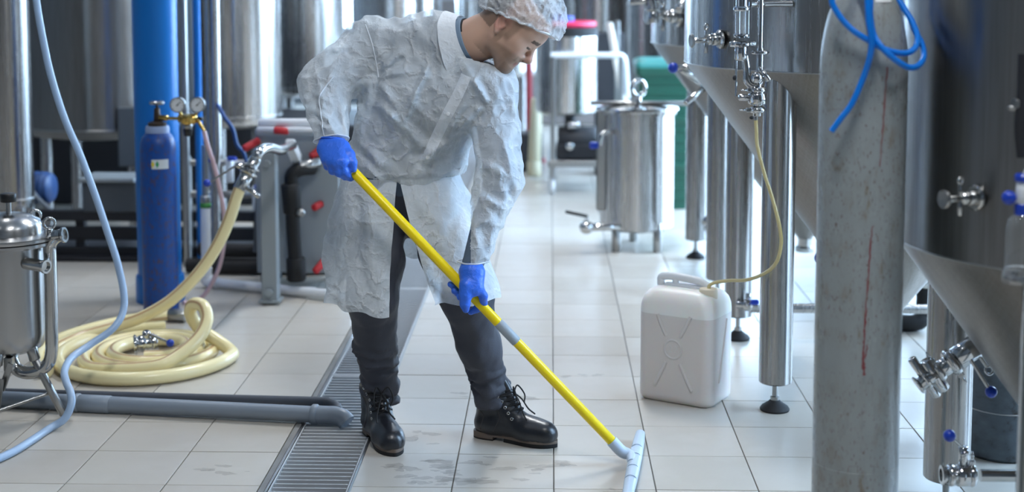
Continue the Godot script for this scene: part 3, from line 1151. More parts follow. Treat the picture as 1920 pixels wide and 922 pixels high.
# ---------------------------------------------------------------- gas cylinders
func make_grey_cylinder() -> void:
	var c := V(0.743, 0, -3.36)
	var o := thing("gas_cylinder", "tall worn grey gas cylinder with rust marks and red chalk streaks, standing upright", "gas cylinder", c)
	var img := noise_tex(0.012, [rgb8(122, 102, 82), rgb8(144, 147, 144), rgb8(149, 156, 157), rgb8(155, 163, 165)], 1024, 6, FastNoiseLite.TYPE_SIMPLEX_SMOOTH, 41, FastNoiseLite.FRACTAL_FBM, [0.0, 0.2, 0.34, 1.0])
	var paint := mat(Color(0.98, 0.98, 0.98), 0.38)
	paint.albedo_texture = img
	paint.roughness_texture = noise_tex(0.02, [grey(0.55), grey(1.0)], 512, 4, FastNoiseLite.TYPE_SIMPLEX_SMOOTH, 42)
	paint.heightmap_enabled = true
	paint.heightmap_texture = noise_tex(0.03, [grey(0.2), grey(0.8)], 512, 5, FastNoiseLite.TYPE_SIMPLEX_SMOOTH, 43)
	paint.heightmap_scale = 0.12
	triplanar(paint, Vector3(2.4, 0.75, 2.4))
	var rust := noise_tex(0.05, [Color(0.30, 0.17, 0.09, 1), Color(0.34, 0.2, 0.1, 0.8), Color(0.4, 0.25, 0.12, 0), Color(0.4, 0.3, 0.2, 0)], 1024, 5, FastNoiseLite.TYPE_SIMPLEX_SMOOTH, 44, FastNoiseLite.FRACTAL_FBM, [0.0, 0.22, 0.27, 1.0])
	paint.detail_enabled = true
	paint.detail_blend_mode = BaseMaterial3D.BLEND_MODE_MIX
	paint.detail_albedo = rust
	paint.detail_uv_layer = BaseMaterial3D.DETAIL_UV_1
	M.grey_bottle = paint
	var r := 0.1025
	var m := mb(o)
	var prof := [Vector2(0, 0.0), Vector2(r - 0.012, 0.0), Vector2(r - 0.003, 0.004), Vector2(r, 0.014), Vector2(r, 1.285)]
	for k in range(1, 13):
		var t := k / 12.0 * PI * 0.42
		prof.append(Vector2(0.018 + (r - 0.018) * cos(t), 1.285 + 0.215 * sin(t)))
	prof.append_array([Vector2(0.028, 1.515), Vector2(0.028, 1.60), Vector2(0, 1.60)])
	m.lathe(prof, 56, c)
	part(o, "body", m, paint)
	# white paper band low on the shoulder
	m = mb(o)
	var band := []
	for i in 2:
		var row := []
		for s in 12:
			var a := PI * 0.47 - 0.62 * s / 11.0
			var t: float = [0.86, 1.02][i]
			row.append(c + V(cos(a) * (0.0195 + (r - 0.018) * cos(t)), 1.2855 + 0.215 * sin(t), sin(a) * (0.0195 + (r - 0.018) * cos(t))))
		band.append(row)
	m.sheet(band, false, 1.0 if true else -1.0)
	part(o, "label_band", m, M.white_plastic, "white paper band on the shoulder")
	# thin weld lines and chalk strokes
	m = mb(o)
	m.torus(c + V(0, 0.335, 0), V(0, 1, 0), r - 0.0012, 0.002, 56, 6)
	part(o, "seam", m, paint)
	var chalk := mat(rgb8(132, 70, 74), 0.9)
	rng.seed = 7
	for st in [[0.775, 1.30, 0.763, 1.07, 0.004], [0.748, 0.93, 0.737, 0.72, 0.0045], [0.737, 0.72, 0.734, 0.59, 0.006], [0.744, 0.65, 0.738, 0.615, 0.004], [0.736, 0.61, 0.737, 0.575, 0.0075]]:
		m = mb(o)
		var rows := []
		for i in 21:
			var t := i / 20.0
			var x: float = lerpf(st[0], st[2], t) + rng.randf_range(-0.0012, 0.0012)
			var w: float = st[4] * rng.randf_range(0.35, 1.0)
			var row := []
			for j in 3:
				var dx: float = clampf((x + w * (j - 1) * 0.5 - c.x) / r, -0.99, 0.99)
				row.append(V(c.x + dx * (r + 0.0006), lerpf(st[1], st[3], t), c.z + (r + 0.0006) * sqrt(1.0 - dx * dx)))
			rows.append(row)
		m.sheet(rows, false, -1.0)
		part(o, "chalk_mark", m, chalk, "dull red chalk streak")
	# loose blue air hose slung round the shoulder
	m = MB.new()
	m.tube(curve([V(0.700, 1.56, -3.27), V(0.675, 1.50, -3.255), V(0.643, 1.46, -3.25), V(0.656, 1.423, -3.245), V(0.687, 1.387, -3.238), V(0.730, 1.359, -3.232), V(0.767, 1.340, -3.235), V(0.810, 1.332, -3.25), V(0.840, 1.342, -3.275), V(0.855, 1.366, -3.31), V(0.853, 1.396, -3.345), V(0.845, 1.42, -3.37), V(0.82, 1.47, -3.42), V(0.76, 1.51, -3.44), V(0.70, 1.53, -3.40), V(0.69, 1.54, -3.33), V(0.715, 1.50, -3.265), V(0.7285, 1.46, -3.248), V(0.729, 1.417, -3.242), V(0.736, 1.375, -3.234), V(0.755, 1.344, -3.222), V(0.786, 1.317, -3.222), V(0.817, 1.301, -3.235), V(0.845, 1.303, -3.26), V(0.868, 1.322, -3.30), V(0.872, 1.352, -3.34), V(0.862, 1.382, -3.37), V(0.852, 1.42, -3.40), V(0.80, 1.48, -3.45)], 8), 0.0072, 12)
	m.tube(curve([V(0.69, 1.56, -3.30), V(0.71, 1.50, -3.24), V(0.718, 1.46, -3.228), V(0.722, 1.406, -3.222), V(0.729, 1.364, -3.222), V(0.7275, 1.327, -3.228), V(0.717, 1.279, -3.240), V(0.693, 1.218, -3.244), V(0.668, 1.182, -3.246), V(0.648, 1.152, -3.25)], 8), 0.0072, 12)
	solo("air_hose", "bright blue air hose looped over the shoulder of the tall grey gas cylinder", "hose", m, mat(rgb8(0, 120, 222), 0.3))
	# second, darker bottle behind the right tank's leg
	c = V(1.44, 0, -4.42)
	o = thing("gas_cylinder", "dull blue-grey gas cylinder foot showing beyond the leg of the right tank", "gas cylinder", c)
	m = mb(o)
	m.lathe([Vector2(0, 0.0), Vector2(0.11, 0.0), Vector2(0.118, 0.01), Vector2(0.118, 0.62), Vector2(0.10, 0.72), Vector2(0.05, 0.79), Vector2(0.03, 0.82), Vector2(0, 0.82)], 40, c)
	var p2 := mat(rgb8(96, 106, 114), 0.45)
	p2.albedo_texture = noise_tex(0.02, [rgb8(140, 110, 90), rgb8(210, 210, 210), rgb8(255, 255, 255)], 512, 5, FastNoiseLite.TYPE_SIMPLEX_SMOOTH, 47, FastNoiseLite.FRACTAL_FBM, [0.0, 0.3, 1.0])
	triplanar(p2, Vector3(2, 2, 2))
	part(o, "body", m, p2)
	m = mb(o)
	m.torus(c + V(0, 0.155, 0), V(0, 1, 0), 0.117, 0.003, 40, 6)
	part(o, "seam", m, M.satin)

func make_blue_cylinder() -> void:
	# thick blue pipe rising through the hall, with a sleeve at its foot
	var c := V(-1.832, 0, -6.47)
	var o := thing("service_pipe", "thick bright blue pipe standing floor to ceiling behind the small gas cylinder", "pipe", c)
	var m := mb(o)
	m.rod(c, c + V(0, ROOM_H, 0), 0.100, 0.1065, 48)
	part(o, "pipe", m, M.blue_paint)
	m = mb(o)
	m.lathe([Vector2(0.10, 0.0), Vector2(0.112, 0.0), Vector2(0.112, 0.11), Vector2(0.108, 0.125), Vector2(0.10, 0.125)], 48, c)
	part(o, "socket", m, M.blue_paint)
	# gas bottle
	c = V(-1.757, 0, -6.215)
	o = thing("gas_cylinder", "scratched dark blue gas cylinder with brass regulator before the blue pipe", "gas cylinder", c)
	var paint := mat(Color(1, 1, 1), 0.4)
	paint.albedo_texture = noise_tex(0.016, [rgb8(92, 62, 66), rgb8(70, 62, 100), rgb8(0, 66, 146), rgb8(0, 80, 162)], 1024, 5, FastNoiseLite.TYPE_SIMPLEX_SMOOTH, 52, FastNoiseLite.FRACTAL_FBM, [0.0, 0.30, 0.36, 1.0], 40.0)
	triplanar(paint, Vector3(3.0, 1.6, 3.0))
	var r := 0.079
	m = mb(o)
	m.lathe([Vector2(0, 0), Vector2(r - 0.006, 0), Vector2(r, 0.008), Vector2(r, 0.745), Vector2(r * 0.97, 0.775), Vector2(r * 0.86, 0.800), Vector2(r * 0.70, 0.815), Vector2(r * 0.66, 0.82), Vector2(0, 0.82)], 40, c)
	part(o, "body", m, paint)
	m = mb(o)
	m.lathe([Vector2(0.0, 0.812), Vector2(0.052, 0.812), Vector2(0.053, 0.835), Vector2(0.050, 0.850), Vector2(0, 0.850)], 32, c)
	part(o, "neck_ring", m, mat(rgb8(150, 168, 205), 0.5), "pale blue neck ring")
	m = mb(o)
	m.lathe([Vector2(0, 0.848), Vector2(0.040, 0.848), Vector2(0.041, 0.864), Vector2(0.02, 0.872), Vector2(0, 0.872)], 24, c)
	m.rod(c + V(0, 0.868, 0), c + V(0, 0.93, 0), 0.016, 0.013, 16, 0.003)
	m.rod(c + V(0, 0.93, 0), c + V(0, 0.95, 0), 0.006, -1, 10)
	part(o, "valve", m, mat(rgb8(70, 58, 50), 0.45, 0.6))
	m = mb(o)
	m.lathe([Vector2(0, 0.946), Vector2(0.03, 0.946), Vector2(0.034, 0.950), Vector2(0.034, 0.957), Vector2(0.028, 0.961), Vector2(0, 0.960)], 12, c, Basis(), 0.3)
	part(o, "hand_wheel", m, M.satin)
	m = mb(o)
	# printed sticker: white label with yellow and green diamonds
	var lab := []
	for i in 5:
		var row := []
		for s in 12:
			var a := PI * 0.5 - 0.86 + 0.95 * s / 11.0
			row.append(c + V(cos(a) * (r + 0.0008), 0.665 + 0.042 * i / 4.0, sin(a) * (r + 0.0008)))
		lab.append(row)
	m.sheet(lab, false, 1.0)
	var st := part(o, "sticker", m, mat(rgb8(214, 222, 228), 0.5), "white sticker with hazard diamonds")
	for e in [[PI * 0.5 + 0.02, rgb8(226, 206, 60)], [PI * 0.5 - 0.22, rgb8(30, 140, 80)]]:
		var s2 := mb(st)
		var dm := []
		for i in 3:
			var row := []
			for j in 3:
				var a: float = e[0] + (i - 1) * 0.10 * 0.5 * (1.0 if true else 0.0) + (j - 1) * 0.10 * 0.5
				row.append(c + V(cos(a) * (r + 0.0016), 0.686 + (i - 1) * 0.0085 - (j - 1) * 0.0085, sin(a) * (r + 0.0016)))
			dm.append(row)
		s2.sheet(dm, false, 1.0)
		part(st, "diamond", s2, mat(e[1], 0.5))
	# regulator: brass arm and body, two gauges, black knob, pale pink hose
	m = mb(o)
	var y := 0.886
	m.rod(c + V(0.005, y, 0.0), c + V(0.05, y, 0.01), 0.013, -1, 8, 0.002)
	m.rod(c + V(0.04, y, 0.01), c + V(0.115, y - 0.001, 0.03), 0.0075, -1, 14)
	m.rod(c + V(0.105, y, 0.03), c + V(0.188, y, 0.04), 0.022, -1, 22, 0.005)
	m.lathe([Vector2(0, -0.02), Vector2(0.030, -0.02), Vector2(0.034, -0.012), Vector2(0.034, 0.010), Vector2(0.028, 0.018), Vector2(0, 0.020)], 24, c + V(0.147, y - 0.002, 0.04))
	for gx in [0.108, 0.196]:
		m.rod(c + V(lerpf(gx, 0.15, 0.35), y + 0.01, 0.04), c + V(gx, y + 0.04, 0.045), 0.007, -1, 10)
	m.rod(c + V(0.19, y, 0.04), c + V(0.222, y - 0.055, 0.05), 0.009, 0.007, 10)
	var rg := part(o, "regulator", m, M.brass, "brass pressure regulator")
	for gx in [0.108, 0.196]:
		var g := mb(rg)
		var ce := c + V(gx, 0.949, 0.035)
		g.lathe([Vector2(0, 0), Vector2(0.031, 0), Vector2(0.034, 0.004), Vector2(0.034, 0.024), Vector2(0.0345, 0.027), Vector2(0.031, 0.027), Vector2(0.030, 0.023), Vector2(0, 0.0231)], 32, ce, MB.up_to(V(0, 0.0, 1)))
		part(rg, "gauge", g, M.satin)
		g = mb(rg)
		g.lathe([Vector2(0, 0.0232), Vector2(0.0295, 0.0232), Vector2(0.0295, 0.0238), Vector2(0, 0.0238)], 32, ce, MB.up_to(V(0, 0, 1)))
		part(rg, "dial", g, M.white_plastic, "white gauge dial")
		g = mb(rg)
		g.box(ce + V(0.004, 0.004, 0.0245), V(0.028, 0.003, 0.001), 0.0003, Basis(V(0, 0, 1), 0.75))
		g.lathe([Vector2(0, 0.024), Vector2(0.004, 0.024), Vector2(0.003, 0.026), Vector2(0, 0.026)], 10, ce, MB.up_to(V(0, 0, 1)))
		for k in 9:
			var a := -0.7 + k * 0.57
			g.box(ce + V(cos(a) * 0.025, sin(a) * 0.025, 0.0242), V(0.006, 0.0016, 0.0008), 0.0002, Basis(V(0, 0, 1), a))
		part(rg, "needle", g, M.black_plastic)
	m = mb(rg)
	m.rod(c + V(0.147, y - 0.02, 0.04), c + V(0.147, y - 0.045, 0.04), 0.02, -1, 18, 0.003)
	part(rg, "bonnet", m, M.satin)
	m = mb(rg)
	m.rod(c + V(0.147, y - 0.043, 0.04), c + V(0.147, y - 0.078, 0.04), 0.022, 0.018, 18, 0.004)
	part(rg, "knob", m, M.black_plastic, "black regulator knob")
	m = mb(rg)
	m.rod(c + V(0.188, y, 0.04), c + V(0.215, y, 0.043), 0.008, -1, 10, 0.002)
	part(rg, "outlet_plug", m, M.black_plastic)
	m = MB.new()
	m.tube(curve([V(-1.535, 0.832, -6.165), V(-1.520, 0.77, -6.16), V(-1.495, 0.68, -6.17), V(-1.477, 0.56, -6.2), V(-1.474, 0.45, -6.25), V(-1.490, 0.33, -6.32), V(-1.53, 0.18, -6.38), V(-1.60, 0.05, -6.40), V(-1.66, 0.011, -6.40), V(-1.70, 0.011, -6.37)], 8), 0.0105, 12)
	solo("gas_hose", "thin pale pink hose hanging from the brass regulator", "hose", m, mat(rgb8(206, 178, 186), 0.35))

# ---------------------------------------------------------------- jerrycan and its hose
func round_rect(w: float, d: float, r: float, n := 6) -> PackedVector2Array:
	var p := PackedVector2Array()
	for q in 4:
		var cx: float = (w / 2 - r) * [1, -1, -1, 1][q]
		var cy: float = (d / 2 - r) * [1, 1, -1, -1][q]
		for k in n + 1:
			var a := PI / 2 * (q + float(k) / n)
			p.append(Vector2(cx + r * cos(a), cy + r * sin(a)))
	return p

func loft_rect(m: MB, secs: Array, xf: Transform3D) -> void:
	# secs: [y, width, depth, corner radius]
	var rows := []
	for s in secs:
		var row := []
		for q in round_rect(s[1], s[2], s[3]):
			row.append(xf * V(q.x, s[0], q.y))
		rows.append(row)
	m.sheet(rows, true, 1.0)
	for e in [[0, -1.0], [secs.size() - 1, 1.0]]:
		m.flat(rows[e[0]], xf.basis * V(0, e[1], 0))

func make_jerrycan() -> void:
	var c := V(0.489, 0, -4.99)
	var yaw := -0.52
	var xf := Transform3D(Basis(V(0, 1, 0), yaw), c)
	var o := thing("jerrycan", "white plastic jerrycan three quarters full, an amber tube in its neck", "jerrycan", c, "", yaw)
	var id := Transform3D()
	# everything below in the can's own axes: x along the face, z towards the camera
	var shell := mat(rgb8(240, 236, 231), 0.38)
	shell.subsurf_scatter_enabled = true
	shell.subsurf_scatter_strength = 0.3
	var filled := mat(rgb8(219, 211, 206), 0.38)
	filled.subsurf_scatter_enabled = true
	filled.subsurf_scatter_strength = 0.2
	var W := 0.288
	var D := 0.215
	var m := MB.new()
	loft_rect(m, [[0.0, W - 0.035, D - 0.035, 0.03], [0.004, W - 0.016, D - 0.016, 0.034], [0.016, W - 0.002, D - 0.002, 0.04], [0.03, W, D, 0.042], [0.317, W, D, 0.042]], id)
	part(o, "filled_body", m, filled, "lower part, darker where the liquid stands behind the plastic")
	m = MB.new()
	loft_rect(m, [[0.317, W, D, 0.042], [0.325, W, D, 0.042], [0.35, W - 0.004, D - 0.003, 0.042], [0.372, W - 0.016, D - 0.014, 0.044], [0.390, W - 0.04, D - 0.038, 0.044], [0.400, W - 0.075, D - 0.07, 0.044], [0.404, W - 0.12, D - 0.10, 0.035]], id)
	part(o, "shoulder", m, shell, "brighter empty upper part")
	# moulded cross ribs and the ringed 20 on the broad face
	m = MB.new()
	var zf := D / 2
	for s in [[-0.062, 0.318, -0.028, 0.245], [0.066, 0.322, 0.026, 0.245], [-0.028, 0.15, -0.07, 0.06], [0.026, 0.15, 0.072, 0.058]]:
		m.tube(PackedVector3Array([V(s[0], s[1], zf - 0.001), V(lerpf(s[0], s[2], 0.5), lerpf(s[1], s[3], 0.5), zf + 0.001), V(s[2], s[3], zf - 0.001)]), 0.0068, 10)
	m.torus(V(-0.002, 0.198, zf - 0.0005), V(0, 0, 1), 0.033, 0.0042, 32, 8)
	for s in [-1, 1]:
		m.tube(PackedVector3Array([V(s * W / 2, 0.30, -0.03), V(s * (W / 2 + 0.001), 0.2, 0.0), V(s * W / 2, 0.08, 0.035)]), 0.004, 8)
	part(o, "ribs", m, mat(rgb8(216, 210, 206), 0.4))
	var t := TextMesh.new()
	t.text = "20"
	var sf := SystemFont.new()
	sf.font_names = PackedStringArray(["Droid Sans"])
	t.font = sf
	t.font_size = 32
	t.pixel_size = 0.001
	t.depth = 0.003
	var tx := part(o, "number", t, mat(rgb8(218, 213, 209), 0.4), "moulded number 20")
	tx.position = V(-0.002, 0.198, zf + 0.0005)
	# handle: bar with a slot, and a round lug at its left end
	m = MB.new()
	m.tube(curve([V(-0.098, 0.385, 0.0), V(-0.100, 0.412, 0.0), V(-0.096, 0.430, 0.0), V(-0.06, 0.436, 0.0), V(0.0, 0.434, 0.0), V(0.052, 0.428, 0.0), V(0.076, 0.418, 0.0), V(0.084, 0.405, 0.0), V(0.086, 0.385, 0.0)], 6), 0.0145, 14)
	m.rod(V(-0.042, 0.398, 0), V(-0.042, 0.432, 0), 0.012, -1, 12)
	m.box(V(0.0, 0.402, 0), V(0.17, 0.022, 0.034), 0.008)
	part(o, "handle", m, M.white_plastic)
	m = MB.new()
	m.lathe([Vector2(0.033, 0.365), Vector2(0.033, 0.408), Vector2(0.030, 0.414), Vector2(0.0, 0.414)], 22, V(0.098, 0, 0.03))
	part(o, "neck", m, mat(rgb8(226, 214, 190), 0.45), "open neck stained yellowish")
	# yellow transparent hose from the tank tap
	m = MB.new()
	var neck := xf * V(0.098, 0.40, 0.03)
	var pts := curve([V(0.679, 1.037, -4.66), V(0.682, 1.0, -4.66), V(0.686, 0.95, -4.66), V(0.709, 0.863, -4.66), V(0.739, 0.773, -4.66), V(0.763, 0.682, -4.66), V(0.770, 0.62, -4.665), V(0.758, 0.556, -4.68), V(0.725, 0.507, -4.73), V(0.675, 0.470, -4.80), V(0.625, 0.450, -4.88), neck + V(0.01, 0.03, 0), neck + V(0, 0.0, 0), neck + V(-0.01, -0.12, 0)], 8)
	m.col = Color(0.68, 0.58, 0.30)
	m.tinted = true
	m.tube(pts, 0.0062, 12, true, [0.30, 0.42], Color(0.42, 0.30, 0.08))
	var hm := mat(Color.WHITE, 0.25)
	hm.vertex_color_use_as_albedo = true
	hm.backlight_enabled = true
	hm.backlight = Color(0.4, 0.4, 0.4)
	solo("drain_tube", "thin amber tube running from the sight glass valves down into the jerrycan", "tube", m, hm)

# ---------------------------------------------------------------- squeegee broom (held)
func make_squeegee() -> void:
	var a := V(-0.610, 0.932, -4.225)
	var e := V(0.215, 0.052, -4.262)
	var d := (e - a).normalized()
	var o := thing("floor_squeegee", "long yellow pole floor squeegee with a pale blade, held by the worker", "squeegee", V(0.24, 0, -4.26))
	var m := mb(o)
	m.rod(a, e, 0.0152, -1, 22, 0.002)
	part(o, "pole", m, M.yellow)
	var l := a.distance_to(e)
	m = mb(o)
	var s0 := a + d * l * 0.545
	m.rod(s0, s0 + d * 0.085, 0.0165, -1, 22, 0.002)
	part(o, "coupling", m, M.grip_grey, "grey plastic coupling")
	m = mb(o)
	m.rod(a - d * 0.035, a + d * 0.02, 0.0165, -1, 22, 0.004)
	part(o, "end_grip", m, M.grip_grey)
	# socket bending down on to the blade holder
	m = mb(o)
	m.tube(curve([e - d * 0.035, e + d * 0.012, V(0.246, 0.034, -4.262), V(0.252, 0.030, -4.245), V(0.250, 0.030, -4.20)], 6), PackedFloat32Array([0.0185, 0.0185, 0.0185, 0.0185, 0.0185, 0.0185, 0.0185, 0.0185, 0.0185, 0.0185, 0.018, 0.0175, 0.017, 0.0165, 0.016, 0.016, 0.016, 0.016, 0.016, 0.016, 0.0155, 0.015, 0.014, 0.013, 0.012]), 18)
	part(o, "socket", m, M.squeegee)
	var b0 := V(0.296, 0, -4.50)
	var b1 := V(0.222, 0, -3.92)
	var bd := (b1 - b0).normalized()
	var bs := bd.cross(V(0, 1, 0))
	var rows := []
	for i in 13:
		var t := i / 12.0
		var p := b0.lerp(b1, t)
		var swell := 0.55 + 0.45 * pow(sin(PI * clampf(0.06 + t * 0.88, 0, 1)), 0.5)
		var row := []
		for k in 12:
			var an := TAU * k / 12
			row.append(p + V(0, 0.024, 0) + bs * (cos(an) * 0.021 * swell) + V(0, sin(an) * 0.0165 * swell, 0))
		rows.append(row)
	m = mb(o)
	m.sheet(rows, true, 1.0)
	m.flat(rows[0], -bd)
	m.flat(rows[12], bd)
	for t in [0.28, 0.42, 0.60, 0.76]:
		m.torus(b0.lerp(b1, t) + V(0, 0.024, 0), bd, 0.0182, 0.0014, 18, 6)
	part(o, "blade_holder", m, M.squeegee)
	m = mb(o)
	m.box((b0 + b1) / 2 + V(0, 0.009, 0) - bs * -0.004, V(0.006, 0.018, b0.distance_to(b1) - 0.01), 0.001, Basis(bs, V(0, 1, 0), -bd).orthonormalized())
	part(o, "rubber_lip", m, M.dark_pvc, "dark rubber lip")

# ---------------------------------------------------------------- clear bottle hanging at the right edge
func make_bottle() -> void:
	var c := V(1.006, 0.855, -3.0)
	var o := thing("airlock_bottle", "clear plastic bottle with blue collar and blue ball tap, hanging before the right tank", "bottle", c)
	var m := mb(o)
	var pl := mat(Color(0.92, 0.95, 0.97, 0.025), 0.03)
	pl.transparency = BaseMaterial3D.TRANSPARENCY_ALPHA
	m.lathe([Vector2(0, 0.0), Vector2(0.036, 0.0), Vector2(0.038, 0.004), Vector2(0.038, 0.02), Vector2(0.0335, 0.03), Vector2(0.0325, 0.11), Vector2(0.028, 0.135), Vector2(0.016, 0.148), Vector2(0.013, 0.152)], 32, c)
	part(o, "bottle", m, pl, "clear plastic bottle")
	m = mb(o)
	m.lathe([Vector2(0, 0.006), Vector2(0.034, 0.007), Vector2(0.0355, 0.018), Vector2(0.0315, 0.03), Vector2(0, 0.0305)], 32, c)
	var wm := mat(Color(0.96, 0.98, 1.0, 0.0), 0.0)
	wm.refraction_enabled = true
	wm.refraction_scale = 0.033
	part(o, "water", m, wm)
	m = mb(o)
	m.lathe([Vector2(0, 0.146), Vector2(0.016, 0.146), Vector2(0.0165, 0.150), Vector2(0.0165, 0.168), Vector2(0.014, 0.171), Vector2(0, 0.171)], 24, c)
	part(o, "collar", m, M.blue_knob, "blue screw collar")
	m = mb(o)
	m.lathe([Vector2(0, 0.218), Vector2(0.017, 0.218), Vector2(0.018, 0.222), Vector2(0.018, 0.23), Vector2(0.015, 0.234), Vector2(0, 0.234)], 24, c)
	part(o, "cap", m, M.blue_knob, "blue cap")
	m = mb(o)
	m.rod(c + V(0, 0.17, 0), c + V(0, 0.22, 0), 0.0155, 0.014, 20, 0.002)
	m.tube(curve([c + V(0, 0.228, 0), c + V(0.012, 0.25, 0), c + V(0.05, 0.27, -0.02), c + V(0.11, 0.30, -0.06), c + V(0.14, 0.366, -0.10)], 6), 0.004, 10)
	m.rod(c + V(-0.025, 0.185, 0), c + V(-0.01, 0.186, 0), 0.004, -1, 10)
	part(o, "stem", m, M.white_plastic)
	m = mb(o)
	m.ball(c + V(-0.030, 0.183, 0.004), Vector3.ONE * 0.0155, 20)
	part(o, "knob", m, M.blue_knob, "blue ball knob")

# ---------------------------------------------------------------- left side
func make_filter() -> void:
	var c := V(-1.852, 0, -4.70)
	var o := thing("filter_housing", "polished steel filter housing on tube legs with a domed lid", "filter housing", c)
	var m := mb(o)
	var r := 0.122
	m.lathe([Vector2(0, 0.222), Vector2(r * 0.55, 0.228), Vector2(r * 0.86, 0.245), Vector2(r * 0.97, 0.27), Vector2(r, 0.30), Vector2(r, 0.598), Vector2(r + 0.035, 0.602), Vector2(r + 0.038, 0.606), Vector2(r + 0.038, 0.615), Vector2(0.0, 0.615)], 48, c)
	part(o, "body", m, M.brushed)
	m = mb(o)
	m.lathe([Vector2(0, 0.614), Vector2(r + 0.036, 0.614), Vector2(r + 0.036, 0.620), Vector2(0, 0.620)], 48, c)
	part(o, "gasket", m, M.black_rubber, "black gasket line")
	m = mb(o)
	m.lathe([Vector2(0, 0.620), Vector2(r + 0.039, 0.620), Vector2(r + 0.041, 0.624), Vector2(r + 0.039, 0.634), Vector2(r + 0.01, 0.640), Vector2(r - 0.004, 0.641), Vector2(r - 0.006, 0.664), Vector2(r * 0.88, 0.682), Vector2(r * 0.62, 0.700), Vector2(r * 0.3, 0.709), Vector2(0, 0.711)], 48, c, Basis(), 0.7)
	var lid := part(o, "lid", m, M.brushed)
	m = mb(lid)
	m.rod(c + V(0.006, 0.705, 0), c + V(0.006, 0.752, 0), 0.009, -1, 14)
	part(lid, "bleed_stem", m, M.satin)
	m = mb(lid)
	m.rod(c + V(0.006, 0.747, 0), c + V(0.006, 0.776, 0), 0.0265, -1, 22, 0.002)
	part(lid, "knob", m, M.black_plastic, "black lid knob")
	# eye nuts on swing bolts round the rim
	for a in [0.10, 1.75, 3.4, 5.0]:
		var d := V(cos(a), 0, sin(a))
		m = mb(o)
		var at := c + d * (r + 0.028)
		m.rod(at + V(0, 0.57, 0), at + V(0, 0.652, 0), 0.0065, -1, 10)
		m.ball(at + V(0, 0.652, 0), V(0.012, 0.012, 0.012), 12)
		m.torus(at + V(0, 0.676, 0), V(0.35, 0, 1).normalized(), 0.0185, 0.0052, 22, 8)
		m.rod(at + V(0, 0.636, 0), at + V(0, 0.645, 0), 0.013, -1, 6)
		m.box(at + V(0, 0.585, 0) - d * 0.008, V(0.022, 0.014, 0.022), 0.003)
		part(o, "swing_bolt", m, M.polish)
	# side nozzle pointing right, and the bent outlet pipe that climbs beside the body
	m = mb(o)
	m.rod(V(-1.76, 0.551, -4.62), V(-1.685, 0.548, -4.585), 0.0205, -1, 22)
	m.lathe([Vector2(0.0205, 0), Vector2(0.0235, 0.004), Vector2(0.0235, 0.014), Vector2(0.0165, 0.014), Vector2(0.0165, -0.05), Vector2(0, -0.05)], 22, V(-1.690, 0.548, -4.5875), MB.up_to(V(0.92, -0.03, 0.40)))
	part(o, "nozzle", m, M.polish)
	m = mb(o)
	m.tube(curve([V(-1.650, 0.640, -4.66), V(-1.668, 0.636, -4.665), V(-1.688, 0.620, -4.67), V(-1.698, 0.595, -4.672), V(-1.698, 0.55, -4.672), V(-1.698, 0.42, -4.672), V(-1.700, 0.30, -4.672), V(-1.703, 0.235, -4.672), V(-1.715, 0.195, -4.672), V(-1.745, 0.170, -4.672), V(-1.79, 0.160, -4.672), V(-1.825, 0.172, -4.675), V(-1.842, 0.20, -4.68), V(-1.846, 0.235, -4.69)], 7), 0.0215, 20)
	m.lathe([Vector2(0.0215, 0), Vector2(0.0265, 0.004), Vector2(0.0265, 0.012), Vector2(0.0185, 0.012), Vector2(0.0185, -0.03), Vector2(0, -0.03)], 22, V(-1.652, 0.640, -4.66), MB.up_to(V(1, 0.16, 0.1)))
	part(o, "outlet_pipe", m, M.polish)
	# splayed tube legs with cross braces
	for e in [[V(-1.771, 0.24, -4.66), V(-1.668, 0.012, -4.735 + 0.06)], [V(-1.86, 0.235, -4.61), V(-1.895, 0.012, -4.53)], [V(-1.93, 0.24, -4.72), V(-2.05, 0.012, -4.66)]]:
		m = mb(o)
		m.rod(e[0], e[1], 0.0135, -1, 16, 0.003)
		m.rod(e[0] + V(0, 0.025, 0), e[0].lerp(e[1], 0.14), 0.019, -1, 16, 0.003)
		part(o, "leg", m, M.satin)
	m = mb(o)
	m.rod(V(-1.705, 0.09, -4.69), V(-1.882, 0.05, -4.56), 0.006, -1, 10)
	m.rod(V(-1.882, 0.06, -4.56), V(-2.015, 0.08, -4.675), 0.006, -1, 10)
	part(o, "brace", m, M.satin)
	m = mb(o)
	m.box(V(-1.838, 0.20, -4.64), V(0.03, 0.05, 0.03), 0.004)
	m.box(V(-1.842, 0.16, -4.62), V(0.022, 0.10, 0.008), 0.002, Basis(V(0, 0, 1), -0.35))
	m.box(V(-1.862, 0.10, -4.60), V(0.024, 0.12, 0.008), 0.002, Basis(V(0, 0, 1), -0.15))
	part(o, "bracket", m, M.satin)
	# clamp coupling lying near the floor under the vessel
	m = mb(o)
	var q := V(-1.873, 0.066, -4.50)
	var dd := V(-0.5, -0.75, 0.35).normalized()
	for k in 4:
		m.rod(q + dd * (0.022 * k), q + dd * (0.022 * k + 0.013), 0.031 - 0.002 * k, -1, 20, 0.003)
		m.rod(q + dd * (0.022 * k + 0.012), q + dd * (0.022 * k + 0.023), 0.022, -1, 16)
	part(o, "coupling", m, M.dark_iron, "dark ribbed coupling")

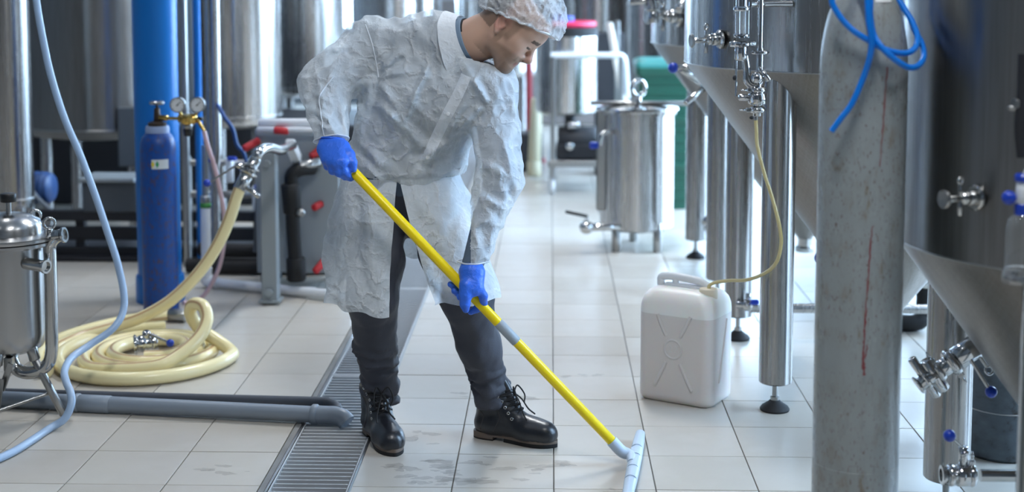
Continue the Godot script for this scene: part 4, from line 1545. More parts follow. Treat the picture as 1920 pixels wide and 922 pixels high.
func make_floor_pipes() -> void:
	# grey drain pipe with elbow over the grate
	var o := thing("drain_pipe", "smooth grey plastic pipe lying on the tiles, its elbow over the grate", "pipe", V(-1.3, 0, -4.70))
	var m := mb(o)
	var a := V(-2.35, 0.029, -4.855)
	var e := V(-0.755, 0.032, -4.638)
	m.tube(PackedVector3Array([a, a.lerp(e, 0.5), e]), 0.0275, 24)
	part(o, "pipe", m, M.grey_pvc)
	m = mb(o)
	var d := (e - a).normalized()
	m.tube(curve([e - d * 0.05, e, e + d * 0.025, e + d * 0.055 + V(0, -0.006, 0.004), e + d * 0.072 + V(0, -0.02, 0.010)], 6), 0.0305, 24)
	m.rod(e - d * 0.055, e - d * 0.03, 0.0345, -1, 24, 0.005)
	part(o, "elbow", m, M.grey_pvc, "elbow with socket rim")
	m = mb(o)
	var j := V(-1.625, 0.029, -4.7563)
	m.rod(j - d * 0.03, j + d * 0.10, 0.0308, -1, 24, 0.003)
	m.rod(j - d * 0.035, j - d * 0.012, 0.0335, -1, 24, 0.006)
	part(o, "coupling", m, M.grey_pvc, "socket coupling")
	m = MB.new()
	m.tube(curve([V(-2.35, 0.020, -4.925), V(-1.67, 0.020, -4.875), V(-1.2, 0.020, -4.845), V(-0.83, 0.021, -4.82), V(-0.775, 0.021, -4.805), V(-0.745, 0.018, -4.775), V(-0.735, 0.012, -4.745)], 6), 0.0185, 16)
	solo("drain_hose", "thin dark grey hose lying just behind the grey drain pipe", "hose", m, M.dark_pvc)
	# white pipe running along the floor to the machine stand
	o = thing("water_pipe", "white plastic water pipe rising from the floor below the cream hose", "pipe", V(-1.4, 0, -6.78))
	m = mb(o)
	m.tube(curve([V(-1.678, 0.40, -6.74), V(-1.680, 0.20, -6.74), V(-1.682, 0.075, -6.74)], 5), 0.0235, 18)
	m.tube(PackedVector3Array([V(-1.67, 0.030, -6.74), V(-1.3, 0.030, -6.59), V(-0.97, 0.030, -6.455)]), 0.0225, 18)
	part(o, "pipe", m, M.white_plastic)
	m = mb(o)
	m.tube(curve([V(-1.682, 0.10, -6.74), V(-1.682, 0.055, -6.74), V(-1.672, 0.032, -6.738), V(-1.625, 0.030, -6.722)], 5), 0.030, 18)
	part(o, "elbow", m, M.white_plastic)
	m = mb(o)
	m.rod(V(-1.678, 0.395, -6.74), V(-1.678, 0.42, -6.74), 0.027, -1, 18, 0.003)
	part(o, "nut", m, mat(rgb8(60, 130, 60), 0.5), "green threaded nut")
	m = mb(o)
	m.rod(V(-1.678, 0.42, -6.74), V(-1.678, 0.455, -6.74), 0.024, -1, 16, 0.003)
	m.rod(V(-1.678, 0.45, -6.74), V(-1.676, 0.70, -6.74), 0.0155, -1, 16)
	part(o, "riser", m, M.satin)

func make_hoses() -> void:
	# pale blue hose hanging from above and trailing over the floor
	var m := MB.new()
	m.tube(curve([V(-1.960, 2.05, -5.22), V(-1.935, 1.75, -5.19), V(-1.916, 1.543, -5.174), V(-1.900, 1.425, -5.164), V(-1.880, 1.308, -5.154), V(-1.846, 1.151, -5.141), V(-1.796, 0.994, -5.128), V(-1.737, 0.857, -5.117), V(-1.678, 0.700, -5.105), V(-1.638, 0.582, -5.095), V(-1.594, 0.445, -5.084), V(-1.564, 0.315, -5.045), V(-1.584, 0.243, -4.990), V(-1.654, 0.193, -4.930), V(-1.692, 0.169, -4.840), V(-1.684, 0.149, -4.740), V(-1.651, 0.134, -4.660), V(-1.617, 0.108, -4.605), V(-1.609, 0.076, -4.580), V(-1.626, 0.035, -4.558), V(-1.664, 0.0135, -4.53), V(-1.680, 0.0132, -4.40), V(-1.702, 0.0132, -4.278), V(-1.76, 0.0132, -4.14), V(-1.86, 0.0132, -4.03)], 8), 0.0130, 16)
	var hm: Material = M.water_blue
	solo("water_hose", "pale blue hose curving down from above and trailing across the left floor", "hose", m, hm)
	# thick cream suction hose: valve end, fall to the floor and flat coil
	var o := thing("suction_hose", "thick cream hose coiled flat on the tiles, its end climbing to the valve", "hose", V(-1.58, 0, -5.45))
	var cream := mat(Color.WHITE, 0.26)
	cream.vertex_color_use_as_albedo = true
	cream.clearcoat_enabled = true
	cream.clearcoat = 0.3
	cream.clearcoat_roughness = 0.2
	var base := rgb8(244, 229, 176).srgb_to_linear()
	var brown := rgb8(176, 132, 92).srgb_to_linear()
	m = mb(o)
	m.col = base
	m.tinted = true
	var R := 0.0255
	m.tube(curve([V(-1.292, 0.655, -5.82), V(-1.318, 0.585, -5.81), V(-1.345, 0.50, -5.80), V(-1.385, 0.41, -5.79), V(-1.44, 0.32, -5.78), V(-1.51, 0.235, -5.765), V(-1.60, 0.155, -5.75), V(-1.71, 0.095, -5.735), V(-1.82, 0.062, -5.71), V(-1.93, 0.042, -5.62), V(-1.985, 0.030, -5.48), V(-1.965, 0.027, -5.36)], 8), R, 18, true, [0.30, 0.36], brown)
	part(o, "rising_run", m, cream)
	m = mb(o)
	m.col = base
	m.tinted = true
	m.tube(curve([V(-1.62, 0.028, -6.047), V(-1.70, 0.030, -6.045), V(-1.83, 0.030, -5.95), V(-1.96, 0.032, -5.75), V(-2.02, 0.032, -5.55), V(-1.99, 0.030, -5.30), V(-1.90, 0.028, -5.16)], 8), R, 18, true, [0.55, 0.61], brown)
	part(o, "loose_run", m, cream)
	m = mb(o)
	m.col = base
	m.tinted = true
	var pts := []
	var ce := V(-1.575, 0, -5.44)
	for k in 33:
		# inner turns, from the middle outwards
		var t := k / 11.0
		var rr := 0.112 + 0.0535 * t
		var a := -TAU * t + PI * 0.5
		pts.append(ce + V(cos(a) * rr, 0.0275 + 0.014 * (1.0 - smoothstep(0.0, 3.0, t)), sin(a) * rr * 1.10))
	# the third turn rises at the front into a kinked loop and comes down as the outer turn
	pts.append_array([V(-1.495, 0.045, -5.165), V(-1.415, 0.075, -5.215), V(-1.355, 0.125, -5.285), V(-1.335, 0.180, -5.345), V(-1.358, 0.225, -5.39), V(-1.405, 0.228, -5.42), V(-1.425, 0.180, -5.45), V(-1.395, 0.115, -5.475), V(-1.330, 0.070, -5.475), V(-1.268, 0.035, -5.445)])
	for k in 14:
		var a := 0.12 + k * 0.34
		pts.append(ce + V(cos(a) * (0.325 + 0.004 * k), 0.0275, sin(a) * (0.325 + 0.004 * k) * 1.10))
	m.tube(curve(pts, 5), R, 18, true, [0.18, 0.245], brown)
	part(o, "coil", m, cream)
	m = mb(o)
	m.rod(V(-1.60, 0.030, -6.045), V(-1.68, 0.030, -6.055), 0.029, -1, 20, 0.003)
	part(o, "ferrule", m, M.satin, "steel ferrule at the loose end")
	# chrome valve end lying in the middle of the coil
	o = thing("hose_valve", "chrome valve with a blue knobbed lever lying inside the coil", "valve", V(-1.575, 0.05, -5.42))
	m = mb(o)
	m.rod(V(-1.63, 0.075, -5.37), V(-1.545, 0.080, -5.40), 0.030, -1, 18, 0.004)
	flange(m, V(-1.625, 0.075, -5.372), V(1, 0.05, -0.35), 0.040, 0.014)
	flange(m, V(-1.56, 0.079, -5.395), V(1, 0.05, -0.35), 0.037, 0.014)
	m.rod(V(-1.588, 0.085, -5.385), V(-1.582, 0.128, -5.38), 0.016, -1, 14, 0.003)
	m.ball(V(-1.60, 0.078, -5.38), Vector3.ONE * 0.034)
	part(o, "body", m, M.chrome)
	m = mb(o)
	m.rod(V(-1.582, 0.122, -5.38), V(-1.485, 0.094, -5.34), 0.0058, -1, 10)
	part(o, "lever", m, M.polish)
	m = mb(o)
	m.ball(V(-1.478, 0.092, -5.338), Vector3.ONE * 0.0155, 18)
	part(o, "knob", m, M.blue_knob, "blue ball knob")
	# butterfly valve where the cream hose ends, on the machine
	o = thing("inlet_valve", "steel valve on the machine where the cream hose ends, with a long thin lever", "valve", V(-1.27, 0.66, -5.95))
	m = mb(o)
	var d := V(0.40, 0.80, -0.30).normalized()
	var p0 := V(-1.292, 0.650, -5.82)
	m.rod(p0 - d * 0.03, p0 + d * 0.045, 0.028, -1, 18, 0.003)
	flange(m, p0 + d * 0.05, d, 0.042, 0.016)
	flange(m, p0 + d * 0.075, d, 0.040, 0.014)
	m.rod(p0 + d * 0.04, p0 + d * 0.12, 0.026, -1, 18, 0.003)
	m.tube(curve([p0 + d * 0.11, p0 + d * 0.15, V(-1.21, 0.78, -5.98), V(-1.19, 0.75, -6.15), V(-1.19, 0.74, -6.42)], 5), 0.022, 16)
	m.rod(p0 + d * 0.06, p0 + d * 0.06 + V(-0.05, 0.03, 0.02), 0.013, -1, 14, 0.003)
	m.rod(p0 + V(0.02, -0.02, 0), p0 + V(0.075, -0.055, 0.02), 0.010, -1, 12, 0.003)
	part(o, "body", m, M.polish)
	m = mb(o)
	m.rod(p0 + d * 0.06 + V(-0.045, 0.028, 0.02), V(-1.428, 0.655, -5.80), 0.0045, -1, 8)
	part(o, "lever", m, M.satin)
	m = mb(o)
	m.ball(V(-1.436, 0.653, -5.80), Vector3.ONE * 0.0165, 16)
	part(o, "knob", m, M.blue_knob, "blue ball knob")

func make_machine() -> void:
	# plate machine: square column in front, grey end plate, white top bars, red bolt caps
	var o := thing("plate_press", "grey plate filter press with a square front post and red bolt caps", "machine", V(-1.25, 0, -6.6))
	var m := mb(o)
	m.box(V(-1.300, 0.355, -6.42), V(0.074, 0.71, 0.074), 0.006)
	m.box(V(-1.300, 0.016, -6.42), V(0.10, 0.012, 0.10), 0.003)
	m.rod(V(-1.300, 0.66, -6.38), V(-1.300, 0.66, -6.36), 0.018, -1, 6)
	m.rod(V(-1.300, 0.06, -6.38), V(-1.300, 0.06, -6.36), 0.018, -1, 6)
	part(o, "post", m, M.grey_paint)
	m = mb(o)
	m.box(V(-1.215, 0.44, -6.68), V(0.40, 0.70, 0.035), 0.006)
	part(o, "end_plate", m, M.grey_paint)
	for k in 8:
		m = mb(o)
		m.box(V(-1.20, 0.42, -6.73 - 0.028 * k), V(0.37, 0.64, 0.022), 0.004)
		part(o, "plate", m, M.satin if k % 2 else M.grey_paint_dark)
	m = mb(o)
	m.box(V(-1.215, 0.44, -6.98), V(0.40, 0.72, 0.035), 0.006)
	part(o, "back_plate", m, M.grey_paint_dark)
	for p in [[V(-1.39, 0.822, -6.64), V(-0.98, 0.822, -6.64), 0.020], [V(-1.39, 0.795, -6.60), V(-0.98, 0.792, -6.60), 0.012]]:
		m = mb(o)
		m.rod(p[0], p[1], p[2], -1, 16, 0.004)
		part(o, "carrying_bar", m, M.white_plastic)
	m = mb(o)
	m.box(V(-1.20, 0.70, -6.50), V(0.045, 0.05, 0.20), 0.005, Basis(V(1, 0, 0), -0.5))
	part(o, "clamp_arm", m, M.white_plastic)
	for e in [[V(-1.455, 0.70, -6.60), V(-1.395, 0.735, -6.66)], [V(-1.31, 0.79, -6.60), V(-1.24, 0.787, -6.60)], [V(-1.135, 0.665, -6.60), V(-1.09, 0.70, -6.66)], [V(-1.125, 0.42, -6.60), V(-1.10, 0.43, -6.66)], [V(-1.125, 0.11, -6.60), V(-1.085, 0.155, -6.65)]]:
		m = mb(o)
		m.rod(e[0], e[1], 0.018, -1, 14, 0.004)
		part(o, "bolt_cap", m, M.red_plastic, "red bolt cap")
	m = mb(o)
	m.rod(V(-1.185, 0.62, -6.55), V(-1.10, 0.64, -6.62), 0.026, -1, 16, 0.004)
	part(o, "port", m, M.satin)
	m = mb(o)
	m.ball(V(-1.175, 0.41, -6.52), V(0.024, 0.02, 0.02), 14)
	part(o, "port", m, M.satin)
	m = mb(o)
	m.tube(curve([V(-1.13, 0.61, -6.62), V(-1.18, 0.61, -6.56), V(-1.215, 0.585, -6.54), V(-1.218, 0.53, -6.54), V(-1.215, 0.35, -6.54), V(-1.205, 0.10, -6.56)], 6), 0.034, 18)
	m.rod(V(-1.222, 0.545, -6.54), V(-1.217, 0.40, -6.54), 0.048, 0.042, 20, 0.008)
	m.rod(V(-1.207, 0.19, -6.56), V(-1.205, 0.075, -6.56), 0.046, -1, 20, 0.008)
	part(o, "drain_hose", m, M.black_rubber, "black drain pipe with thick valve body")
	m = mb(o)
	m.box(V(-1.40, 0.40, -6.72), V(0.06, 0.44, 0.03), 0.004, Basis(V(0, 0, 1), -0.06))
	part(o, "side_plate", m, M.grey_paint_dark)
	for z in [-6.72, -6.96]:
		for x in [-1.38, -1.05]:
			m = mb(o)
			m.box(V(x, 0.05, z), V(0.05, 0.10, 0.05), 0.004)
			part(o, "foot", m, M.grey_paint_dark)
	# black hoses on the floor under the machine
	for e in [[0.040, -7.08, -1.86, -1.14, 0.038, "thick black hose on the floor under the grey plate press"], [0.120, -7.10, -1.80, -1.26, 0.036, "thick black hose lying on top of another under the grey plate press"], [0.036, -7.19, -1.75, -1.10, 0.034, "slightly thinner black hose on the floor behind the two thick ones"]]:
		m = MB.new()
		m.tube(curve([V(e[2], e[0], e[1]), V(e[2] * 0.6 + e[3] * 0.4, e[0] + 0.002, e[1] + 0.03), V(e[3], e[0], e[1])], 6), e[4], 16)
		solo("suction_line", e[5], "hose", m, M.black_rubber, "black hoses under the press")

func make_skid() -> void:
	# dark steel frame with pump motor and boxes under the left tanks
	var o := thing("pump_skid", "low dark steel skid with a pump under the wide dark tank", "machine", V(-2.3, 0, -7.6))
	var m: MB
	for e in [[0.235, -7.45, 0.055], [0.13, -7.50, 0.07], [0.035, -7.45, 0.06]]:
		m = mb(o)
		m.box(V(-2.28, e[0], e[1]), V(1.50, e[2], 0.06), 0.006)
		part(o, "rail", m, M.dark_iron)
	for x in [-2.98, -2.55, -1.95, -1.58]:
		m = mb(o)
		m.box(V(x, 0.13, -7.50), V(0.05, 0.26, 0.05), 0.005)
		part(o, "upright", m, M.dark_iron)
	m = mb(o)
	m.box(V(-2.36, 0.34, -7.52), V(0.30, 0.17, 0.24), 0.014)
	part(o, "control_box", m, M.grey_paint_dark, "dark grey box")
	m = mb(o)
	m.box(V(-2.36, 0.437, -7.48), V(0.30, 0.024, 0.26), 0.008)
	part(o, "box_lid", m, M.grey_paint)
	m = mb(o)
	m.rod(V(-2.92, 0.36, -7.62), V(-2.74, 0.36, -7.60), 0.085, -1, 24, 0.012)
	m.rod(V(-2.94, 0.36, -7.62), V(-2.91, 0.36, -7.62), 0.075, -1, 24, 0.008)
	for k in 6:
		m.torus(V(-2.90 + 0.025 * k, 0.36, -7.617 + 0.003 * k), V(1, 0, 0.1), 0.087, 0.004, 24, 6)
	part(o, "motor", m, mat(rgb8(52, 84, 136), 0.4), "dull blue motor")
	m = mb(o)
	m.box(V(-2.32, 0.60, -8.02), V(0.34, 0.34, 0.05), 0.006, Basis(V(0, 1, 0), 0.2))
	part(o, "cover_panel", m, M.grey_paint_dark)
	m = mb(o)
	m.tube(curve([V(-2.90, 0.55, -7.62), V(-2.86, 0.46, -7.55), V(-2.80, 0.34, -7.50), V(-2.70, 0.26, -7.46)], 6), 0.012, 10)
	part(o, "cable", m, M.grey_pvc)
	m = mb(o)
	m.box(V(-2.25, 0.012, -7.62), V(1.5, 0.02, 0.55), 0.004)
	part(o, "base_plate", m, M.dark_iron)
	# upright steel pipes between the blue pipe and the tank beyond
	var k := 0
	for e in [[-1.905, -7.25, 0.022, 0.0, M.satin, "slim steel pipe just right of the blue pipe"], [-1.845, -7.30, 0.020, 0.0, M.blue_paint, "slim blue pipe between two steel pipes behind the gauges"], [-1.79, -7.35, 0.026, 0.55, M.satin, "steel pipe ending low behind the left gauge"], [-1.735, -7.20, 0.034, 0.60, M.steel, "wide steel pipe standing behind the right gauge"]]:
		m = MB.new()
		m.rod(V(e[0], e[3], e[1]), V(e[0], ROOM_H, e[1]), e[2], -1, 20)
		if e[3] > 0.0:
			m.rod(V(e[0], e[3] - 0.09, e[1]), V(e[0], e[3] + 0.02, e[1]), e[2] * 0.45, e[2] * 1.05, 16)
			m.rod(V(e[0], 0.0, e[1]), V(e[0], e[3] - 0.05, e[1]), e[2] * 0.5, -1, 14)
		solo("riser_pipe", e[5], "pipe", m, e[4])
		k += 1
	# blue-handled taps and pale fittings on a manifold behind the hose
	o = thing("tap_manifold", "row of small taps with blue handles behind the pink hose", "manifold", V(-1.62, 0, -7.3))
	m = mb(o)
	m.rod(V(-1.95, 0.53, -7.4), V(-1.35, 0.53, -7.4), 0.016, -1, 14)
	m.rod(V(-1.95, 0.36, -7.4), V(-1.35, 0.36, -7.4), 0.02, -1, 14)
	for x in [-1.93, -1.37]:
		m.rod(V(x, 0.0, -7.4), V(x, 0.56, -7.4), 0.016, -1, 12)
	part(o, "pipe", m, M.satin)
	for e in [[-1.80, 0.52], [-1.70, 0.53], [-1.62, 0.47], [-1.86, 0.40], [-1.56, 0.38]]:
		m = mb(o)
		m.rod(V(e[0], e[1] - 0.10, -7.36), V(e[0], e[1] + 0.03, -7.36), 0.022, -1, 14, 0.004)
		var t := part(o, "tap", m, M.white_plastic)
		m = mb(t)
		m.box(V(e[0] + 0.02, e[1] + 0.03, -7.33), V(0.05, 0.022, 0.02), 0.006)
		part(t, "handle", m, M.blue_knob)
	m = MB.new()
	m.tube(curve([V(-1.712, 0.86, -7.165), V(-1.66, 0.80, -7.1), V(-1.62, 0.74, -7.1), V(-1.60, 0.66, -7.1), V(-1.565, 0.60, -7.12), V(-1.56, 0.45, -7.15)], 6), 0.010, 12)
	solo("air_line", "short blue air line hanging below the gauges", "hose", m, mat(rgb8(14, 66, 128), 0.4))
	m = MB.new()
	m.box(V(-2.75, 0.27, -9.85), V(3.0, 0.54, 1.2), 0.02)  # dark box added in place of the shade under the tanks
	solo("tank_shade_filler", "low dark plinth standing for the shade under the left row of tanks", "filler", m, M.dark_iron)
	# legs seen under the middle tanks
	m = MB.new()
	m.box(V(-1.62, 0.30, -8.0), V(0.07, 0.60, 0.07), 0.005)
	solo("tank_stand", "dark square post under the tanks behind the pink hose", "post", m, M.dark_iron)

# ---------------------------------------------------------------- middle distance
func caster(o: Node3D, p: Vector3) -> void:
	var m := mb(o)
	m.rod(p + V(-0.018, 0.05, 0), p + V(0.018, 0.05, 0), 0.05, -1, 22, 0.008)
	var w := part(o, "caster", m, M.white_plastic, "white caster wheel")
	m = mb(w)
	m.box(p + V(-0.024, 0.085, 0), V(0.005, 0.07, 0.04), 0.001)
	m.box(p + V(0.024, 0.085, 0), V(0.005, 0.07, 0.04), 0.001)
	m.box(p + V(0, 0.122, 0), V(0.07, 0.008, 0.07), 0.002)
	part(w, "fork", m, M.satin)

func make_trolley() -> void:
	var o := thing("wheeled_kettle", "steel kettle with a red rim on a wheeled frame with a push rail", "kettle", V(0.22, 0, -10.1))
	var m := mb(o)
	var c := V(0.113, 0, -10.1)
	m.lathe([Vector2(0, 0.53), Vector2(0.16, 0.535), Vector2(0.215, 0.56), Vector2(0.222, 0.60), Vector2(0.222, 1.10), Vector2(0.21, 1.10), Vector2(0, 1.09)], 56, c)
	part(o, "kettle", m, M.steel_far)
	m = mb(o)
	m.lathe([Vector2(0.19, 1.10), Vector2(0.225, 1.10), Vector2(0.228, 1.15), Vector2(0.215, 1.165), Vector2(0.19, 1.16)], 48, c)
	part(o, "lid_band", m, M.black_rubber, "black band round the top")
	m = mb(o)
	m.torus(c + V(0, 1.185, 0), V(0, 1, 0), 0.19, 0.024, 48, 10)
	part(o, "rim_ring", m, mat(rgb8(214, 40, 84), 0.4), "red rubber ring")
	m = mb(o)
	m.lathe([Vector2(0, 1.17), Vector2(0.10, 1.17), Vector2(0.105, 1.24), Vector2(0, 1.25)], 30, c + V(-0.05, 0, 0.02))
	part(o, "cap", m, M.blue_knob, "blue cap")
	for e in [[V(0.015, 0.12, -9.82), V(0.015, 0.97, -9.82)], [V(0.49, 0.12, -9.82), V(0.49, 0.97, -9.82)], [V(0.015, 0.12, -10.42), V(0.015, 0.80, -10.42)], [V(0.49, 0.12, -10.42), V(0.49, 1.2, -10.42)]]:
		m = mb(o)
		m.box((e[0] + e[1]) / 2, V(0.035, e[1].y - e[0].y, 0.035), 0.004)
		part(o, "post", m, M.satin)
	m = mb(o)
	m.tube(curve([V(0.0, 0.975, -9.82), V(0.2, 0.975, -9.82), V(0.44, 0.975, -9.82), V(0.50, 0.965, -9.85), V(0.525, 0.90, -9.95), V(0.545, 0.66, -10.05)], 6), 0.022, 14)
	part(o, "push_rail", m, M.white_plastic)
	m = mb(o)
	m.rod(V(0.43, 1.18, -10.35), V(0.52, 0.62, -10.0), 0.025, -1, 14, 0.004)
	part(o, "slanted_bar", m, mat(rgb8(200, 196, 186), 0.4))
	m = mb(o)
	m.box(V(0.25, 0.215, -10.12), V(0.54, 0.045, 0.66), 0.005)
	part(o, "shelf", m, M.satin)
	m = mb(o)
	m.rod(V(0.05, 0.36, -10.0), V(0.33, 0.36, -10.0), 0.10, -1, 24, 0.01)
	m.box(V(0.22, 0.29, -10.0), V(0.36, 0.10, 0.22), 0.01)
	m.rod(V(0.14, 0.45, -10.0), V(0.14, 0.53, -10.0), 0.04, -1, 16, 0.005)
	part(o, "pump", m, M.dark_iron, "dark pump on the shelf")
	m = mb(o)
	m.rod(V(0.135, 0.33, -9.90), V(0.135, 0.33, -9.86), 0.028, -1, 18, 0.004)
	part(o, "fitting", m, M.chrome)
	m = mb(o)
	m.rod(V(0.12, 0.47, -9.92), V(0.20, 0.48, -9.92), 0.03, -1, 16, 0.004)
	part(o, "fitting", m, M.chrome)
	for p in [V(0.015, 0, -9.82), V(0.49, 0, -9.82), V(0.015, 0, -10.42), V(0.49, 0, -10.42)]:
		caster(o, p)
	m = MB.new()
	m.box(V(0.0, 0.65, -14.7), V(3.0, 1.3, 0.4), 0.02)  # brownish panel wall put in to darken the bright far end
	solo("back_panel_wall", "long brownish grey panel wall at the far end of the aisle", "cabinet", m, mat(rgb8(112, 104, 100), 0.6))
	# dark cabinet and red hose beyond it
	m = MB.new()
	m.box(V(0.45, 0.55, -10.85), V(0.22, 1.1, 0.2), 0.01)
	solo("dark_cabinet", "narrow dark cabinet behind the wheeled kettle", "cabinet", m, M.dark_iron)
	m = MB.new()
	m.tube(curve([V(-0.17, 1.9, -11.25), V(-0.175, 1.2, -11.25), V(-0.175, 0.7, -11.26), V(-0.17, 0.3, -11.28), V(-0.16, 0.06, -11.30), V(-0.06, 0.03, -11.40)], 6), 0.028, 12)
	solo("red_hose", "dull red hose hanging behind the worker's chin", "hose", m, mat(rgb8(160, 60, 70), 0.5))
	m = MB.new()
	m.rod(V(-0.125, 0.12, -10.72), V(-0.105, 0.60, -10.74), 0.05, 0.045, 20, 0.01)
	m.rod(V(-0.125, 0.0, -10.72), V(-0.125, 0.12, -10.72), 0.055, -1, 20, 0.01)
	solo("filter_column", "pale cream cylinder standing left of the wheeled kettle", "filter", m, mat(rgb8(206, 198, 168), 0.45))
	m = MB.new()
	m.box(V(-0.17, 0.16, -11.0), V(0.22, 0.30, 0.25), 0.02)
	solo("dark_box", "dark low box on the floor behind the cream cylinder", "box", m, M.dark_iron)

func make_pot() -> void:
	var c := V(0.483, 0, -7.86)
	var o := thing("steel_pot", "shiny steel pot with a lever lid on three legs beside the green bins", "pot", c)
	var r := 0.208
	var m := mb(o)
	m.lathe([Vector2(0, 0.105), Vector2(r * 0.9, 0.110), Vector2(r, 0.125), Vector2(r, 0.755), Vector2(r + 0.014, 0.760), Vector2(r + 0.014, 0.775), Vector2(0, 0.775)], 64, c)
	part(o, "body", m, M.steel_far)
	m = mb(o)
	m.lathe([Vector2(0, 0.776), Vector2(r + 0.020, 0.776), Vector2(r + 0.025, 0.782), Vector2(r + 0.022, 0.795), Vector2(r * 0.9, 0.806), Vector2(r * 0.5, 0.818), Vector2(0, 0.822)], 64, c)
	var lid := part(o, "lid", m, M.polish)
	m = mb(lid)
	m.rod(c + V(-0.262, 0.822, 0.10), c + V(0.275, 0.822, 0.10), 0.0125, -1, 14, 0.003)
	part(lid, "clamp_bar", m, M.satin)
	m = mb(lid)
	m.rod(c + V(0, 0.80, 0.10), c + V(0, 0.86, 0.10), 0.017, -1, 14, 0.003)
	m.torus(c + V(0, 0.905, 0.10), V(0.5, 0, 0.86).normalized(), 0.043, 0.013, 26, 10)
	part(lid, "ring_nut", m, M.polish)
	for k in 3:
		var a := [0.95, 2.25, 4.7][k] as float
		m = mb(o)
		m.rod(c + V(cos(a) * (r - 0.02), 0.0, sin(a) * (r - 0.02)), c + V(cos(a) * (r - 0.02), 0.16, sin(a) * (r - 0.02)), 0.025, -1, 16, 0.003)
		part(o, "leg", m, M.satin)
	m = mb(o)
	m.tube(curve([c + V(-0.15, 0.668, 0.16), c + V(-0.175, 0.672, 0.20), c + V(-0.205, 0.655, 0.215), c + V(-0.215, 0.60, 0.215)], 5), 0.015, 14)
	part(o, "side_tap", m, M.polish)
	m = mb(o)
	m.box(c + V(-0.245, 0.60, 0.215), V(0.05, 0.038, 0.03), 0.008)
	part(o, "tap_handle", m, M.blue_knob, "blue tap handle")
	m = mb(o)
	m.box(c + V(-0.200, 0.50, 0.08), V(0.055, 0.56, 0.045), 0.008)
	part(o, "level_gauge", m, M.satin)
	m = mb(o)
	m.rod(c + V(-0.10, 0.145, 0.17), c + V(-0.28, 0.145, 0.20), 0.022, -1, 16, 0.003)
	m.ball(c + V(-0.285, 0.145, 0.20), V(0.04, 0.038, 0.038), 18)
	m.rod(c + V(-0.285, 0.15, 0.20), c + V(-0.285, 0.205, 0.20), 0.011, -1, 12)
	var v := part(o, "outlet_valve", m, M.chrome)
	m = mb(v)
	m.rod(c + V(-0.278, 0.205, 0.20), c + V(-0.40, 0.235, 0.22), 0.009, -1, 10, 0.002)
	part(v, "lever", m, M.dark_iron)

func make_bins() -> void:
	var k := 0
	var p := V(0.745, 0, -9.35)
	var labels := ["green plastic crate at the foot of the stack behind the steel pot", "green plastic crate in the middle of the stack behind the steel pot", "green plastic crate with a teal lid, topmost of the stack behind the steel pot"]
	for y in [0.0, 0.31, 0.62]:
		var o := thing("plastic_crate", labels[k], "crate", p + V(0, y, 0), "green crates stacked behind the pot")
		var m := MB.new()
		loft_rect(m, [[0.0, 0.32, 0.36, 0.03], [0.26, 0.345, 0.39, 0.03], [0.262, 0.375, 0.42, 0.03], [0.305, 0.38, 0.425, 0.03], [0.309, 0.375, 0.42, 0.03]], Transform3D())
		part(o, "tub", m, M.green_plastic)
		m = MB.new()
		for i in 3:
			m.box(V(0, 0.07 + 0.07 * i, 0.185 + 0.004 * i), V(0.30, 0.014, 0.02), 0.004)
		part(o, "rib", m, M.green_plastic)
		if k == 2:
			m = MB.new()
			loft_rect(m, [[0.309, 0.37, 0.42, 0.03], [0.325, 0.385, 0.43, 0.035], [0.35, 0.37, 0.41, 0.05], [0.362, 0.32, 0.36, 0.06]], Transform3D())
			part(o, "lid", m, M.teal_plastic, "teal lid")
		k += 1
	# black hose with a steel cuff behind the grey gas cylinder
	var o2 := thing("pump_hose", "black hose end with a steel cuff behind the tall grey cylinder", "hose", V(1.6, 0, -6.0))
	var m2 := mb(o2)
	m2.tube(curve([V(1.608, 0.19, -6.0), V(1.610, 0.12, -6.0), V(1.605, 0.06, -6.0), V(1.57, 0.036, -5.98), V(1.48, 0.036, -5.98), V(1.2, 0.036, -6.1)], 6), 0.036, 16)
	part(o2, "hose", m2, M.black_rubber)
	m2 = mb(o2)
	m2.rod(V(1.608, 0.185, -6.0), V(1.608, 0.25, -6.0), 0.038, -1, 18, 0.004)
	m2.rod(V(1.608, 0.25, -6.0), V(1.605, 0.62, -6.0), 0.028, -1, 16)
	part(o2, "cuff", m2, M.polish)

func make_puddles() -> void:
	# thin irregular films of water left by the squeegee
	rng.seed = 31
	var m := MB.new()
	for e in [[-0.30, -4.28, 0.20, 0.07, 9], [0.0, -4.25, 0.16, 0.06, 10], [-0.40, -4.20, 0.10, 0.06, 10], [-0.32, -4.10, 0.16, 0.05, 16], [0.17, -4.02, 0.06, 0.05, 8], [-0.20, -4.95, 0.28, 0.05, 6], [0.10, -5.25, 0.22, 0.03, 5], [-0.42, -4.50, 0.06, 0.06, 5], [-1.05, -4.18, 0.14, 0.05, 5]]:
		for k in e[4]:
			var p := V(e[0] + rng.randfn(0, e[2] * 0.5), 0.0009, e[1] + rng.randfn(0, e[3] * 0.5))
			var r := rng.randf_range(0.004, 0.032)
			var pts := []
			var ph := rng.randf() * TAU
			for s in 18:
				var a := TAU * s / 18
				var q := r * (1.0 + 0.35 * sin(2 * a + ph) + 0.25 * sin(5 * a + ph * 3.0) + rng.randf_range(-0.15, 0.15))
				pts.append(p + V(cos(a) * q * 1.25, 0, sin(a) * q * 0.7))
			m.flat(pts, V(0, 1, 0))
	var w := mat(Color(0.50, 0.46, 0.41, 0.15), 0.28)
	w.transparency = BaseMaterial3D.TRANSPARENCY_ALPHA
	solo("water_film", "thin patches of drying water on the tiles round the worker", "water", m, w, "", "stuff")

# ---------------------------------------------------------------- the worker
var legs: Field
